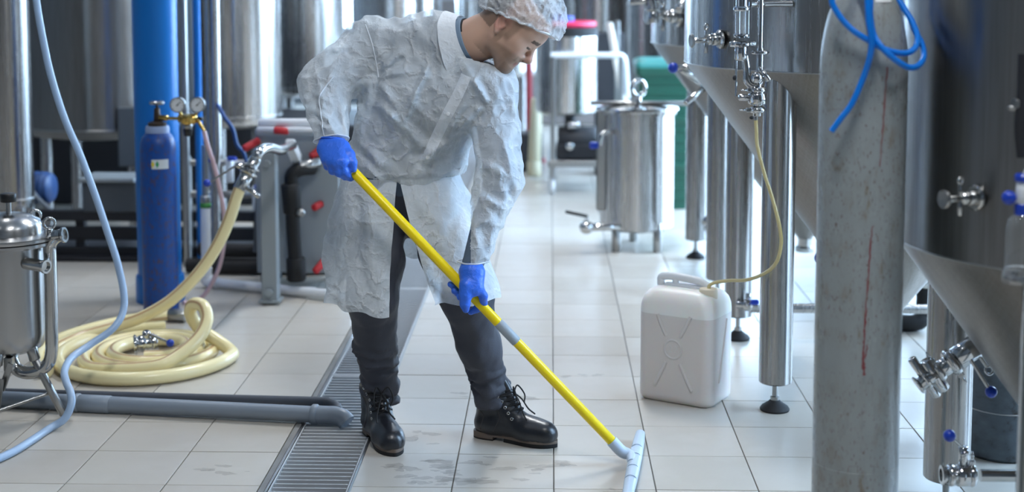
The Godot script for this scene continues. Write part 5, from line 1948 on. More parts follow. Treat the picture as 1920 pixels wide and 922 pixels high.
# head frame: origin, forward (out of the face), up (crown), side (towards the camera)
const HO := Vector3(-0.112, 1.348, -4.405)
var HF := Vector3(0.63, -0.74, 0.17).normalized()
var HU := Vector3(0.76, 0.65, 0.0)
var HS := Vector3.ZERO

class SkinField extends Field:
	var o: Vector3
	var f: Vector3
	var u: Vector3
	var s: Vector3
	var grain := FastNoiseLite.new()

	func paint(p: Vector3) -> Color:
		var q := p - o
		var x := q.dot(f)
		var y := q.dot(u)
		var z := absf(q.dot(s))
		var c := Color(0.57, 0.36, 0.265)
		var g := grain.get_noise_3dv(p * 900.0)
		# rosy nose, cheek and ear
		# shaded hollow of the ear is left to the light; helix and lobe are ruddier
		var rosy := smoothstep(0.045, 0.02, Vector3(x + 0.03, y + 0.015, 0).length()) * smoothstep(0.070, 0.078, z) * 0.7 + smoothstep(0.03, 0.0, Vector3(x - 0.105, y + 0.03, z).length()) * 0.8 + smoothstep(0.03, 0.0, Vector3(x - 0.06, y + 0.035, z - 0.045).length()) * 0.35
		c = c.lerp(Color(0.52, 0.24, 0.19), clampf(rosy, 0, 0.8))
		# stubble over jaw, chin, lip and upper neck
		var jaw := smoothstep(-0.045, -0.062, y + 0.25 * (0.05 - x)) * smoothstep(-0.055, -0.02, x)
		jaw *= smoothstep(0.012, 0.004, 0.0 if y < -0.048 else y + 0.048) if x > 0.085 else 1.0
		jaw = maxf(jaw, smoothstep(0.016, 0.008, absf(y + 0.057)) * smoothstep(0.068, 0.08, x) * smoothstep(0.04, 0.03, z))
		jaw = maxf(jaw, smoothstep(0.014, 0.006, absf(x + 0.004)) * smoothstep(-0.09, -0.07, y) * smoothstep(0.01, -0.01, y))
		if x < -0.06 or y < -0.125:
			jaw = 0.0
		# fuller on the upper lip and the chin
		jaw = maxf(jaw * 0.8, smoothstep(0.014, 0.009, absf(y + 0.056)) * smoothstep(0.058, 0.07, x) * smoothstep(0.05, 0.036, z) * 1.25)
		jaw = maxf(jaw, smoothstep(0.05, 0.066, x) * smoothstep(-0.080, -0.090, y) * 1.1)
		var burn := smoothstep(0.02, 0.006, absf(x - 0.012)) * smoothstep(-0.05, -0.03, y) * smoothstep(0.06, 0.04, y)
		jaw = maxf(jaw, burn)
		c = c.lerp(Color(0.125, 0.082, 0.055), clampf(jaw * (0.55 + 0.45 * g), 0, 0.85))
		# lips
		if x > 0.072 and absf(y + 0.0705) < 0.0075 and z < 0.023:
			c = Color(0.36, 0.17, 0.14)
		# brows and lash line
		if z > 0.010 and z < 0.054 and absf(y - 0.023 + (z - 0.03) * 0.2) < 0.0062 and x > 0.045:
			c = c.lerp(Color(0.075, 0.048, 0.034), 0.92)
		if z > 0.016 and z < 0.047 and absf(y + 0.0065) < 0.0034 and x > 0.05:
			c = Color(0.07, 0.045, 0.035)
		# nape hair line
		if x < -0.045 and y > -0.055 and y < 0.05:
			c = c.lerp(Color(0.10, 0.07, 0.05), 0.65)
		return c

class CoatField extends Field:
	var n1 := FastNoiseLite.new()
	var n2 := FastNoiseLite.new()
	var lines: Array = []    # [from, to, width, height]: long creases

	func copy_shape(f: Field) -> void:
		a = f.a
		b = f.b
		ra = f.ra
		rb = f.rb
		sq = f.sq
		k = f.k

	func setup() -> void:
		wrinkled = true
		n1.noise_type = FastNoiseLite.TYPE_SIMPLEX_SMOOTH
		n1.fractal_type = FastNoiseLite.FRACTAL_RIDGED
		n1.fractal_octaves = 2
		n1.frequency = 7.0
		n1.seed = 5
		n2.noise_type = FastNoiseLite.TYPE_SIMPLEX_SMOOTH
		n2.fractal_octaves = 2
		n2.frequency = 5.0
		n2.seed = 8

	func folds(p: Vector3, d: float) -> float:
		var q := Vector3(p.x * 1.25 + p.y * 0.55, p.y * 0.75 - p.x * 0.35, p.z)
		var w := -0.012 * n1.get_noise_3dv(q) - 0.008 * n2.get_noise_3dv(p)
		var top := 0.0
		for l in lines:
			if p.z < l[0].z - 0.07:
				continue
			var pa := Vector2(p.x - l[0].x, p.y - l[0].y)
			var ba := Vector2(l[1].x - l[0].x, l[1].y - l[0].y)
			var h := clampf(pa.dot(ba) / ba.length_squared(), 0.0, 1.0)
			var e: float = (pa - ba * h).length()
			if e < l[2] * 1.7:
				top = maxf(top, l[3] * lerpf(1.0, l[4] / maxf(l[3], 1e-6), h) * pow(1.0 - e / (l[2] * 1.7), 1.4))
		return w - top * 2.0

class ClothField extends Field:
	var n1 := FastNoiseLite.new()
	var rings: Array = []    # [centre, axis, spacing, reach, height]

	func setup(freq := 9.0) -> void:
		wrinkled = true
		n1.noise_type = FastNoiseLite.TYPE_SIMPLEX_SMOOTH
		n1.fractal_octaves = 2
		n1.frequency = freq
		n1.seed = 12

	func folds(p: Vector3, d: float) -> float:
		var w := -0.007 * n1.get_noise_3dv(p * Vector3(1.0, 0.8, 1.0))
		for r in rings:
			var q: Vector3 = p - r[0]
			var t: float = q.dot(r[1])
			if absf(t) < r[3]:
				w -= r[4] * sin(t / r[2] * TAU + 5.0 * n1.get_noise_3dv(p * 0.8)) * (1.0 - absf(t) / r[3])
		return w

func hp(x: float, y: float, z: float) -> Vector3:
	return HO + HF * x + HU * y + HS * z

# first hit on the field going from p along d
func march(f: Field, p: Vector3, d: Vector3, far := 0.9) -> Vector3:
	var t := 0.0
	for k in 60:
		var e := f.at(p + d * t)
		if e < 0.0006:
			break
		t += maxf(e * 0.7, 0.0008)
		if t > far:
			break
	return p + d * t

func head_field() -> SkinField:
	var h := SkinField.new()
	h.o = HO
	h.f = HF
	h.u = HU
	h.s = HS
	h.painted = true
	var b := HF
	# ellipsoids are chains of capsules along the head's own axes
	h.cap(hp(-0.025, 0.035, -0.006), hp(-0.025, 0.035, 0.006), 0.074, 0.074, 0.03)
	h.cap(hp(-0.040, 0.030, 0), hp(0.020, 0.040, 0), 0.074, 0.070, 0.03)
	h.cap(hp(0.022, 0.030, -0.018), hp(0.022, 0.030, 0.018), 0.058, 0.058, 0.03)      # forehead
	h.cap(hp(0.030, -0.030, -0.022), hp(0.030, -0.030, 0.022), 0.044, 0.044, 0.03)    # mid face
	for s in [-1, 1]:
		h.cap(hp(-0.012, -0.045, 0.050 * s), hp(0.005, -0.078, 0.042 * s), 0.020, 0.018, 0.03)  # jaw angle
		h.cap(hp(0.005, -0.078, 0.042 * s), hp(0.062, -0.098, 0.010 * s), 0.018, 0.017, 0.03)  # jaw line
		h.cap(hp(0.052, -0.028, 0.036 * s), hp(0.035, -0.024, 0.050 * s), 0.022, 0.018, 0.025) # cheek bone
		h.cap(hp(0.052, -0.055, 0.026 * s), hp(0.045, -0.075, 0.026 * s), 0.024, 0.02, 0.025)
		h.cap(hp(0.070, 0.020, 0.014 * s), hp(0.060, 0.021, 0.042 * s), 0.0125, 0.010, 0.016)   # brow ridge
		h.cap(hp(0.064, -0.004, 0.028 * s), hp(0.063, -0.004, 0.033 * s), 0.0135, 0.013, 0.008) # closed lid
		h.cap(hp(0.088, -0.040, 0.009 * s), hp(0.076, -0.041, 0.013 * s), 0.0078, 0.009, 0.010) # nostril wing
	h.cap(hp(0.055, -0.070, 0), hp(0.060, -0.090, 0), 0.030, 0.026, 0.03)             # mouth mound
	h.cap(hp(0.072, -0.104, -0.006), hp(0.072, -0.104, 0.006), 0.0165, 0.0165, 0.02)  # chin
	h.cap(hp(0.078, 0.012, 0), hp(0.103, -0.030, 0), 0.0085, 0.0105, 0.012)           # nose ridge
	h.cap(hp(0.103, -0.032, 0), hp(0.094, -0.040, 0), 0.0105, 0.009, 0.010)           # nose tip
	h.cap(hp(0.0845, -0.0655, -0.014), hp(0.0845, -0.0655, 0.014), 0.0062, 0.0062, 0.006) # lips
	h.cap(hp(0.0820, -0.0765, -0.012), hp(0.0820, -0.0765, 0.012), 0.0066, 0.0066, 0.006)
	h.cap(hp(-0.045, -0.02, 0), V(-0.235, 1.312, -4.435), 0.060, 0.064, 0.03)         # neck
	h.cap(V(-0.235, 1.312, -4.435), V(-0.33, 1.275, -4.47), 0.064, 0.078, 0.03)
	# ears
	for s in [-1, 1]:
		var e := hp(-0.028, -0.018, 0.076 * s)
		h.cap(e + HU * 0.020 - HS * 0.006 * s, e - HU * 0.016 + HF * 0.006 - HS * 0.006 * s, 0.0125, 0.008, 0.006)
		h.cap(e + HU * 0.030 + HF * 0.012, e + HU * 0.030 - HF * 0.010, 0.0060, 0.0065, 0.004)
		h.cap(e + HU * 0.030 - HF * 0.010, e + HU * 0.012 - HF * 0.020, 0.0065, 0.0065, 0.004)
		h.cap(e + HU * 0.012 - HF * 0.020, e - HU * 0.012 - HF * 0.010, 0.0065, 0.006, 0.004)
		h.cap(e - HU * 0.016 - HF * 0.004, e - HU * 0.028 + HF * 0.008, 0.0080, 0.0075, 0.005)
		h.cap(e + HF * 0.014, e - HU * 0.008 + HF * 0.012, 0.0045, 0.005, 0.004)
		h.hollow.append([e + HU * 0.014 + HS * 0.010 * s - HF * 0.002, e - HU * 0.006 + HS * 0.010 * s + HF * 0.003, 0.0095, 0.004])
		h.hollow.append([hp(0.096, -0.046, 0.008 * s), hp(0.090, -0.045, 0.0085 * s), 0.0032, 0.003])
	return h

# joints
const J := {
	"pelvis": Vector3(-0.490, 0.820, -4.600), "waist": Vector3(-0.460, 0.930, -4.560), "chest": Vector3(-0.375, 1.130, -4.500), "neck": Vector3(-0.300, 1.275, -4.475),
	"sho_r": Vector3(-0.565, 1.285, -4.490), "elb_r": Vector3(-0.705, 1.165, -4.420), "wri_r": Vector3(-0.672, 1.000, -4.290),
	"sho_l": Vector3(-0.190, 1.155, -4.430), "elb_l": Vector3(-0.160, 0.880, -4.370), "wri_l": Vector3(-0.240, 0.630, -4.262),
	"hip_r": Vector3(-0.570, 0.790, -4.590), "kne_r": Vector3(-0.566, 0.492, -4.400), "ank_r": Vector3(-0.560, 0.120, -4.545),
	"hip_l": Vector3(-0.400, 0.790, -4.600), "kne_l": Vector3(-0.272, 0.500, -4.400), "ank_l": Vector3(-0.190, 0.125, -4.512),
}

func torso_into(f: Field, g: float) -> void:
	# trunk, shoulders and back hump; g grows everything
	f.cap(J.pelvis, J.waist, 0.135 + g, 0.132 + g, 0.05)
	f.cap(J.waist + V(-0.05, 0, 0), J.chest + V(-0.06, 0.01, 0.0), 0.118 + g, 0.128 + g, 0.05)
	f.cap(J.waist + V(0.045, 0, 0.01), J.chest + V(0.045, -0.01, 0.02), 0.115 + g, 0.120 + g, 0.05)
	f.cap(J.chest + V(-0.05, 0.06, -0.01), J.neck + V(-0.02, -0.02, -0.01), 0.125 + g, 0.082 + g, 0.05)
	f.cap(J.sho_r + V(0.03, 0, 0), J.neck + V(-0.08, 0.035, -0.01), 0.074 + g, 0.072 + g, 0.05)
	f.cap(J.neck + V(-0.08, 0.035, -0.01), J.neck + V(0.0, 0.005, 0), 0.072 + g, 0.066 + g, 0.05)
	f.cap(J.neck + V(0.0, -0.03, 0.01), J.sho_l + V(-0.01, 0.01, 0), 0.078 + g, 0.068 + g, 0.05)
	f.cap(J.chest + V(0.06, 0.0, 0.03), J.sho_l + V(-0.03, -0.02, 0), 0.10 + g, 0.08 + g, 0.05)

func arms_into(f: Field, g: float, g2: float) -> void:
	f.cap(J.sho_r, J.elb_r, 0.058 + g, 0.047 + g, 0.035)
	f.cap(J.elb_r, J.wri_r, 0.046 + g, 0.031 + g2, 0.03)
	f.cap(J.sho_l, J.elb_l, 0.058 + g, 0.047 + g, 0.035)
	f.cap(J.elb_l, J.wri_l, 0.046 + g, 0.030 + g2, 0.03)

func make_person() -> void:
	HS = HF.cross(HU).normalized() * -1.0
	if HS.z < 0.0:
		HS = -HS
	HU = HS.cross(HF).normalized()
	if HU.x < 0.0:
		HU = -HU
	var o := thing("person", "worker in a crinkled white coat, hair net and blue gloves, bending over a squeegee", "person", V(-0.42, 0, -4.5))
	# ---- body: one surface; head on a finer grid
	var skin := mat(Color.WHITE, 0.48)
	skin.vertex_color_use_as_albedo = true
	skin.subsurf_scatter_enabled = true
	skin.subsurf_scatter_strength = 0.12
	var hf := head_field()
	var m := mb(o)
	m.tinted = true
	hf.net(0.0034, m)
	var bf := SkinField.new()
	torso_into(bf, -0.022)
	arms_into(bf, -0.012, -0.004)
	bf.cap(J.wri_r, V(-0.655, 0.955, -4.225), 0.026, 0.022, 0.02)
	bf.cap(J.wri_l, V(-0.250, 0.565, -4.225), 0.026, 0.022, 0.02)
	bf.cap(J.neck, V(-0.26, 1.295, -4.45), 0.062, 0.060, 0.02)
	for s in ["r", "l"]:
		bf.cap(J["hip_" + s], J["kne_" + s], 0.075, 0.050, 0.03)
		var mid: Vector3 = V(-0.5655, 0.32, -4.475) if s == "r" else V(-0.227, 0.32, -4.465)
		bf.chain([J["kne_" + s], mid, J["ank_" + s]], [0.048, 0.040, 0.030], 0.02)
	m.col = Color(0.57, 0.36, 0.265)
	bf.net(0.014, m)
	part(o, "body", m, skin)
	# ---- hair under the net, and the net
	var hair := Field.new()
	hair.cap(hp(-0.042, 0.040, 0), hp(0.010, 0.052, 0), 0.078, 0.070, 0.03)
	hair.cap(hp(-0.050, 0.000, 0), hp(-0.060, 0.02, 0), 0.066, 0.068, 0.03)
	hair.noise = FastNoiseLite.new()
	hair.noise.frequency = 30.0
	hair.amp = 0.004
	hair.cut.append([hp(0.052, 0.052, 0), (HF * 0.85 - HU * 0.55).normalized()])
	hair.cut.append([hp(-0.01, -0.02, 0), -HU])
	m = mb(o)
	hair.net(0.005, m)
	part(o, "hair", m, mat(rgb8(58, 42, 34), 0.7), "short dark brown hair")
	var cap := CoatField.new()
	cap.setup()
	cap.n1.frequency = 22.0
	cap.n2.frequency = 14.0
	cap.cap(hp(-0.052, 0.062, 0), hp(0.008, 0.070, 0), 0.098, 0.089, 0.04)
	cap.cap(hp(-0.098, 0.044, 0), hp(-0.060, 0.055, 0), 0.084, 0.09, 0.04)
	cap.cap(hp(0.000, 0.072, 0), hp(0.030, 0.062, 0), 0.082, 0.074, 0.04)
	cap.cut.append([hp(-0.012, 0.014, 0), (-HU + HF * 0.50).normalized()])
	m = mb(o)
	cap.net(0.005, m)
	var net_m := mat(Color(0.93, 0.945, 0.96, 0.46), 0.9)
	net_m.transparency = BaseMaterial3D.TRANSPARENCY_ALPHA
	net_m.albedo_texture = noise_tex(0.016, [Color(1, 1, 1, 0.62), Color(1, 1, 1, 0.75), Color(1, 1, 1, 1.0), Color(1, 1, 1, 2.0)], 512, 3, FastNoiseLite.TYPE_SIMPLEX_SMOOTH, 61, FastNoiseLite.FRACTAL_RIDGED)
	net_m.heightmap_enabled = true
	net_m.heightmap_texture = noise_tex(0.012, [grey(0), grey(1)], 512, 3, FastNoiseLite.TYPE_SIMPLEX_SMOOTH, 62, FastNoiseLite.FRACTAL_RIDGED)
	net_m.heightmap_scale = 0.22
	net_m.metallic_specular = 0.12
	triplanar(net_m, Vector3(7, 7, 7))
	var hn := part(o, "hair_net", m, net_m, "white see-through hair net")
	# elastic edge: where the net meets its cutting plane
	m = mb(hn)
	var ring := []
	var pn: Vector3 = cap.cut[0][1]
	var po: Vector3 = cap.cut[0][0]
	var r1 := (HF - pn * HF.dot(pn)).normalized()
	var r2 := pn.cross(r1)
	var hf_c := hp(-0.03, 0.01, 0)
	hf_c -= pn * ((hf_c - po).dot(pn) + 0.004)
	for k in 40:
		var a := TAU * k / 40
		var d := r1 * cos(a) + r2 * sin(a)
		var e := march(cap, hf_c + d * 0.22, -d, 0.22)
		ring.append(e - d * 0.006 + pn * 0.0035 * sin(a * 13.0))
	m.tube(curve(ring, 3, true), 0.0036, 8, false, [], Color.WHITE, true)
	part(hn, "elastic_edge", m, mat(rgb8(232, 236, 240), 0.6))
	# ---- shirt
	var sh := ClothField.new()
	sh.setup(7.0)
	torso_into(sh, -0.008)
	arms_into(sh, 0.0, 0.004)
	sh.cut.append([J.pelvis + V(0, -0.02, 0), V(0, -1, 0), 0.2])
	sh.hollow.append([J.neck + V(0.03, 0.02, 0.02), V(-0.13, 1.33, -4.40), 0.068, 0.012])
	m = mb(o)
	sh.net(0.012, m)
	var shirt := part(o, "shirt", m, mat(rgb8(92, 108, 128), 0.75), "grey-blue shirt seen through the coat")
	# shirt collar round the neck
	var nax := (V(-0.15, 1.345, -4.41) - V(-0.30, 1.285, -4.46)).normalized()
	var nb := MB.up_to(nax)
	for e in [["collar", 0.0, [[0.074, -0.030], [0.079, -0.002], [0.0775, 0.020], [0.0735, 0.022], [0.072, -0.028]], mat(rgb8(126, 148, 170), 0.7), "pale blue shirt collar"], ["collar_lining", 0.0, [[0.0705, -0.03], [0.0725, 0.026], [0.0700, 0.027], [0.0680, -0.03]], mat(rgb8(28, 30, 36), 0.8), "dark inside of the shirt collar"]]:
		m = mb(shirt)
		var pr := []
		for q in e[2]:
			pr.append(Vector2(q[0], q[1]))
		m.lathe(pr, 40, V(-0.268, 1.302, -4.450), nb * Basis.from_scale(V(1.02, 1.0, 1.0)), 1.0)
		part(shirt, e[0], m, e[3], e[4])
	# ---- trousers
	var tr := ClothField.new()
	legs = Field.new()
	tr.setup(11.0)
	for e in [["r", [V(-0.565, 0.60, -4.455), V(-0.5645, 0.492, -4.40), V(-0.5655, 0.32, -4.475), V(-0.561, 0.165, -4.535), V(-0.556, 0.110, -4.545)]], ["l", [V(-0.325, 0.62, -4.455), V(-0.270, 0.500, -4.405), V(-0.227, 0.32, -4.465), V(-0.197, 0.170, -4.515), V(-0.190, 0.118, -4.515)]]]:
		tr.cap(J["hip_" + e[0]], e[1][0], 0.100, 0.090, 0.04)
		tr.chain(e[1], [0.090, 0.080, 0.067, 0.054, 0.056], 0.03)
		legs.cap(J["hip_" + e[0]], e[1][0], 0.104, 0.096, 0.06)
		legs.chain(e[1], [0.096, 0.086, 0.072, 0.06, 0.06], 0.06)
		tr.rings.append([e[1][4] + V(0, 0.06, 0), V(0.25, 1, 0.3).normalized(), 0.042, 0.11, 0.0085])
		tr.rings.append([e[1][1], V(-0.4, 1, 0.5).normalized(), 0.06, 0.13, 0.0015])
		tr.cut.append([e[1][4] + V(0, -0.012, 0), V(0, -1, 0)])
	tr.cap(J.pelvis + V(0, -0.02, 0), J.pelvis + V(0, 0.08, 0.02), 0.13, 0.125, 0.04)
	m = mb(o)
	tr.net(0.008, m)
	var trm := mat(rgb8(66, 68, 78), 0.62)
	trm.heightmap_enabled = true
	trm.heightmap_texture = M.fine
	trm.heightmap_scale = 0.08
	triplanar(trm, Vector3(9, 9, 9))
	part(o, "trousers", m, trm, "dark grey work trousers")
	# ---- coat
	make_coat(o)
	# ---- gloves
	make_gloves(o)
	# ---- boots
	make_boot(o, V(-0.602, 0, -4.595), V(-0.478, 0, -4.300), 0.302, 1.0)
	make_boot(o, V(-0.247, 0, -4.545), V(0.024, 0, -4.424), 0.297, -1.0)

func make_coat(o: Node3D) -> void:
	var cf := CoatField.new()
	cf.setup()
	torso_into(cf, 0.006)
	arms_into(cf, 0.016, 0.007)
	# roomy cloth over elbow and shoulder
	cf.cap(J.sho_r + V(-0.02, 0.02, 0), J.elb_r + V(-0.012, 0.012, 0.01), 0.070, 0.064, 0.03)
	cf.cap(J.elb_r + V(-0.012, -0.005, 0.01), J.wri_r + V(-0.002, 0.02, -0.005), 0.060, 0.044, 0.03)
	cf.cap(J.sho_l + V(0.01, 0, 0), J.elb_l, 0.072, 0.066, 0.02)
	cf.cap(J.elb_l, J.wri_l + V(0.004, 0.03, -0.004), 0.062, 0.036, 0.02)
	cf.cap(J.chest + V(-0.10, -0.02, 0.02), J.waist + V(-0.08, -0.06, 0.02), 0.125, 0.13, 0.04)
	var creases := []
	# long creases: shoulder to chest, armpit star, waist, sleeves
	for l in [
		[V(-0.545, 1.20, -4.36), V(-0.44, 1.30, -4.36), 0.010, 0.012], [V(-0.545, 1.19, -4.36), V(-0.40, 1.23, -4.33), 0.009, 0.012], [V(-0.54, 1.18, -4.36), V(-0.47, 1.10, -4.32), 0.010, 0.014],
		[V(-0.36, 1.27, -4.36), V(-0.46, 1.06, -4.33), 0.010, 0.015], [V(-0.54, 1.12, -4.36), V(-0.44, 1.02, -4.32), 0.011, 0.013], [V(-0.46, 1.05, -4.33), V(-0.40, 0.97, -4.33), 0.010, 0.012],
		[V(-0.27, 1.13, -4.30), V(-0.33, 0.98, -4.32), 0.010, 0.012], [V(-0.20, 1.12, -4.32), V(-0.33, 1.0, -4.32), 0.010, 0.012], [V(-0.30, 1.0, -4.34), V(-0.42, 0.93, -4.38), 0.012, 0.014],
		[V(-0.25, 1.20, -4.36), V(-0.19, 1.12, -4.34), 0.010, 0.012], [V(-0.72, 1.18, -4.36), V(-0.69, 1.10, -4.30), 0.009, 0.010], [V(-0.74, 1.15, -4.38), V(-0.66, 1.12, -4.32), 0.008, 0.010],
		[V(-0.75, 1.10, -4.36), V(-0.66, 1.07, -4.30), 0.008, 0.009], [V(-0.74, 1.06, -4.34), V(-0.65, 1.04, -4.27), 0.008, 0.009], [V(-0.22, 0.93, -4.32), V(-0.12, 0.90, -4.34), 0.010, 0.010],
		[V(-0.23, 0.84, -4.30), V(-0.13, 0.80, -4.32), 0.010, 0.009], [V(-0.24, 0.74, -4.26), V(-0.17, 0.78, -4.28), 0.009, 0.008], [V(-0.16, 1.05, -4.36), V(-0.10, 0.84, -4.36), 0.010, 0.009],
		[V(-0.62, 1.00, -4.40), V(-0.50, 0.90, -4.40), 0.012, 0.012], [V(-0.60, 0.93, -4.42), V(-0.52, 0.86, -4.40), 0.011, 0.012], [V(-0.70, 1.27, -4.40), V(-0.60, 1.30, -4.42), 0.010, 0.010]]:
		creases.append(l)
	var plain_field := CoatField.new()
	plain_field.copy_shape(cf)
	for l in creases:
		var prev := Vector3.ZERO
		for i in 6:
			var t := i / 5.0
			var p: Vector3 = l[0].lerp(l[1], t) + V(0, 0.006 * sin(t * 5.0), 0)
			p = march(plain_field, V(p.x, p.y, -4.08), V(0, 0, -1))
			if i > 0:
				cf.lines.append([prev, p, l[2] * 1.25, maxf(l[3] * sin(PI * (t - 0.2)), 0.0), maxf(l[3] * sin(PI * t), 0.0)])
			prev = p
	# openings: neck, cuffs and the waist, where the skirt takes over
	cf.hollow.append([J.neck + V(0.02, 0.01, 0.01), V(-0.12, 1.335, -4.40), 0.086, 0.008])
	cf.cut.append([J.wri_r + V(0.0, 0.004, 0.0), V(0.1, -0.9, 0.42).normalized(), 0.13])
	cf.cut.append([J.wri_l + V(0.0, 0.002, 0.0), V(0, -1, 0), 0.13])
	var shell := CoatTrunk.new()
	shell.src = cf
	var m := mb(o)
	shell.take(cf)
	shell.net(0.0072, m)
	m.trim_open()
	var cm := mat(Color(0.97, 0.98, 0.99, 0.63), 0.6)
	cm.transparency = BaseMaterial3D.TRANSPARENCY_ALPHA
	cm.heightmap_enabled = true
	cm.heightmap_texture = noise_tex(0.0055, [grey(0.0), grey(0.2), grey(1.0)], 1024, 3, FastNoiseLite.TYPE_SIMPLEX_SMOOTH, 71, FastNoiseLite.FRACTAL_RIDGED, [0.0, 0.55, 1.0], 45.0)
	cm.albedo_texture = noise_tex(0.0055, [Color(0.94, 0.96, 0.98, 0.80), Color(0.95, 0.97, 0.98, 0.9), Color(1, 1, 1, 1.25)], 1024, 3, FastNoiseLite.TYPE_SIMPLEX_SMOOTH, 71, FastNoiseLite.FRACTAL_RIDGED, [0.0, 0.6, 1.0], 45.0)
	cm.heightmap_scale = 0.8
	cm.backlight_enabled = true
	cm.backlight = Color(0.35, 0.35, 0.35)
	triplanar(cm, Vector3(2.2, 2.2, 2.2))
	M.coat = cm
	var coat := part(o, "coat", m, cm, "white non-woven visitor coat, slightly see-through")
	# skirt: cloth wall hanging from the trunk, open at the front
	var top_c := V(-0.478, 0.870, -4.545)
	var trunk := Field.new()
	torso_into(trunk, 0.006)
	trunk.cap(J.chest + V(-0.10, -0.02, 0.02), J.waist + V(-0.08, -0.06, 0.02), 0.125, 0.13, 0.04)
	var rows := []
	var n := 132
	var a0 := deg_to_rad(97.0)
	var a1 := deg_to_rad(66.0 + 360.0)
	var nz := FastNoiseLite.new()
	nz.seed = 4
	nz.frequency = 1.0
	nz.fractal_octaves = 2
	for i in 44:
		var t := i / 43.0
		var row := []
		for j in n:
			var s := j / float(n - 1)
			# at the waist the two edges meet; lower down they part
			var ph := lerpf(lerpf(deg_to_rad(93.0), a0, minf(t * 2.0, 1.0)), lerpf(deg_to_rad(450.0), a1, pow(t, 0.8)), s)
			var d := V(cos(ph), 0, sin(ph))
			var top := march(trunk, top_c + d * 0.42, -d, 0.42) + d * 0.008
			# hem: lower at the front panels, higher at the sides and back
			var q := fposmod(rad_to_deg(ph), 360.0)
			var hem_y: float
			if q < 95.0 and s > 0.5:
				hem_y = lerpf(0.505, 0.492, minf(q / 66.0, 1.0))
			elif q < 150.0:
				hem_y = lerpf(0.458, 0.475, clampf((q - 95.0) / 55.0, 0, 1))
			elif q < 215.0:
				hem_y = lerpf(0.475, 0.575, (q - 150.0) / 65.0)
			else:
				hem_y = lerpf(0.575, 0.505, clampf((q - 215.0) / 145.0, 0, 1))
			hem_y += 0.006 * sin(q * 0.23)
			var hem := V(-0.468 + 0.262 * d.x, hem_y, -4.535 + 0.255 * d.z)
			if q < 66.0 or q > 300.0:
				hem.x -= 0.004
			var p := top.lerp(hem, t)
			p.y = lerpf(top.y, hem_y, t)
			var bulge := sin(PI * t) * 0.020
			var wave := (0.020 * sin(ph * 7.0 + 1.3 * sin(ph * 3.0) + t * 1.5) + 0.010 * sin(ph * 13.0 + t * 5.0)) * smoothstep(0.0, 0.7, t) + 0.014 * nz.get_noise_3d(ph * 2.6, t * 3.4, 0.0) * smoothstep(0.0, 0.25, t)
			p += d * (bulge + wave)
			for it in 24:
				var e := legs.at(p)
				if e > 0.0125:
					break
				p += d * maxf((0.013 - e) * 0.8, 0.0003)
			row.append(p)
		rows.append(row)
	m = mb(coat)
	m.sheet(rows, false, 1.0)
	# inner side of the cloth, two millimetres in, and the edges between
	var inner := []
	for i in rows.size():
		var row := []
		for j in n:
			var c := V(-0.475, rows[i][j].y, -4.54)
			row.append(rows[i][j] - (rows[i][j] - c).normalized() * 0.0018)
		inner.append(row)
	m.sheet(inner, false, -1.0)
	part(coat, "skirt", m, cm, "loose skirt of the coat, open at the front")
	# placket: double strip from collar to waist, and the turned edge of the right front
	var solid := mat(Color(0.90, 0.925, 0.95, 0.86), 0.6)
	solid.transparency = BaseMaterial3D.TRANSPARENCY_ALPHA
	solid.heightmap_enabled = true
	solid.heightmap_texture = cm.heightmap_texture
	solid.heightmap_scale = 0.25
	triplanar(solid, Vector3(3.1, 3.1, 3.1))
	M.coat_double = solid
	m = mb(coat)
	var path := curve([V(-0.262, 1.205, -4.1), V(-0.285, 1.15, -4.1), V(-0.322, 1.08, -4.1), V(-0.362, 1.00, -4.1), V(-0.395, 0.93, -4.1), V(-0.425, 0.885, -4.1)], 6)
	var strip := []
	for k in path.size():
		var tt := (path[mini(k + 1, path.size() - 1)] - path[maxi(k - 1, 0)]).normalized()
		var sd := V(-tt.y, tt.x, 0)
		var row := []
		for j in 5:
			row.append(march(cf, path[k] + sd * (j - 2) * 0.0085, V(0, 0, -1)) + V(0, 0, 0.0035 + (0.002 if j > 0 and j < 4 else -0.003)))
		strip.append(row)
	m.sheet(strip, false, 1.0 if true else -1.0)
	part(coat, "placket", m, solid, "double front strip of the coat")
	m = mb(coat)
	for e in [[-0.318, 1.085], [-0.385, 0.945]]:
		var at := march(cf, V(e[0], e[1], -4.1), V(0, 0, -1)) + V(0, 0, 0.0055)
		m.lathe([Vector2(0, 0), Vector2(0.006, 0), Vector2(0.0065, 0.001), Vector2(0.005, 0.0025), Vector2(0.002, 0.003), Vector2(0, 0.0028)], 16, at, MB.up_to(V(0, 0, 1)))
	part(coat, "snap_button", m, M.white_plastic, "small white snap buttons").set_meta("kind", "stuff")
	# collar: a flap folded over round the neck
	var nax := (V(-0.15, 1.345, -4.41) - V(-0.30, 1.285, -4.46)).normalized()
	var nb := MB.up_to(nax)
	var col_rows := []
	for i in 7:
		var t := i / 6.0
		var row := []
		for j in 41:
			var a := TAU * j / 40.0
			var d := nb * V(cos(a), 0, sin(a))
			# nearer the throat the flap is longer and pointed
			var front := clampf(d.dot(V(0.2, -0.8, 0.55)), 0, 1)
			var len_ := 0.050 + 0.022 * front
			var r := 0.0875 + 0.030 * t + 0.004 * sin(a * 5.0) * t
			row.append(V(-0.272, 1.300, -4.452) + d * r + nax * (0.020 - len_ * t * 1.0 - 0.004 * (1.0 - t)))
		col_rows.append(row)
	m = mb(coat)
	m.sheet(col_rows, false, -1.0)
	part(coat, "collar", m, solid, "folded coat collar")
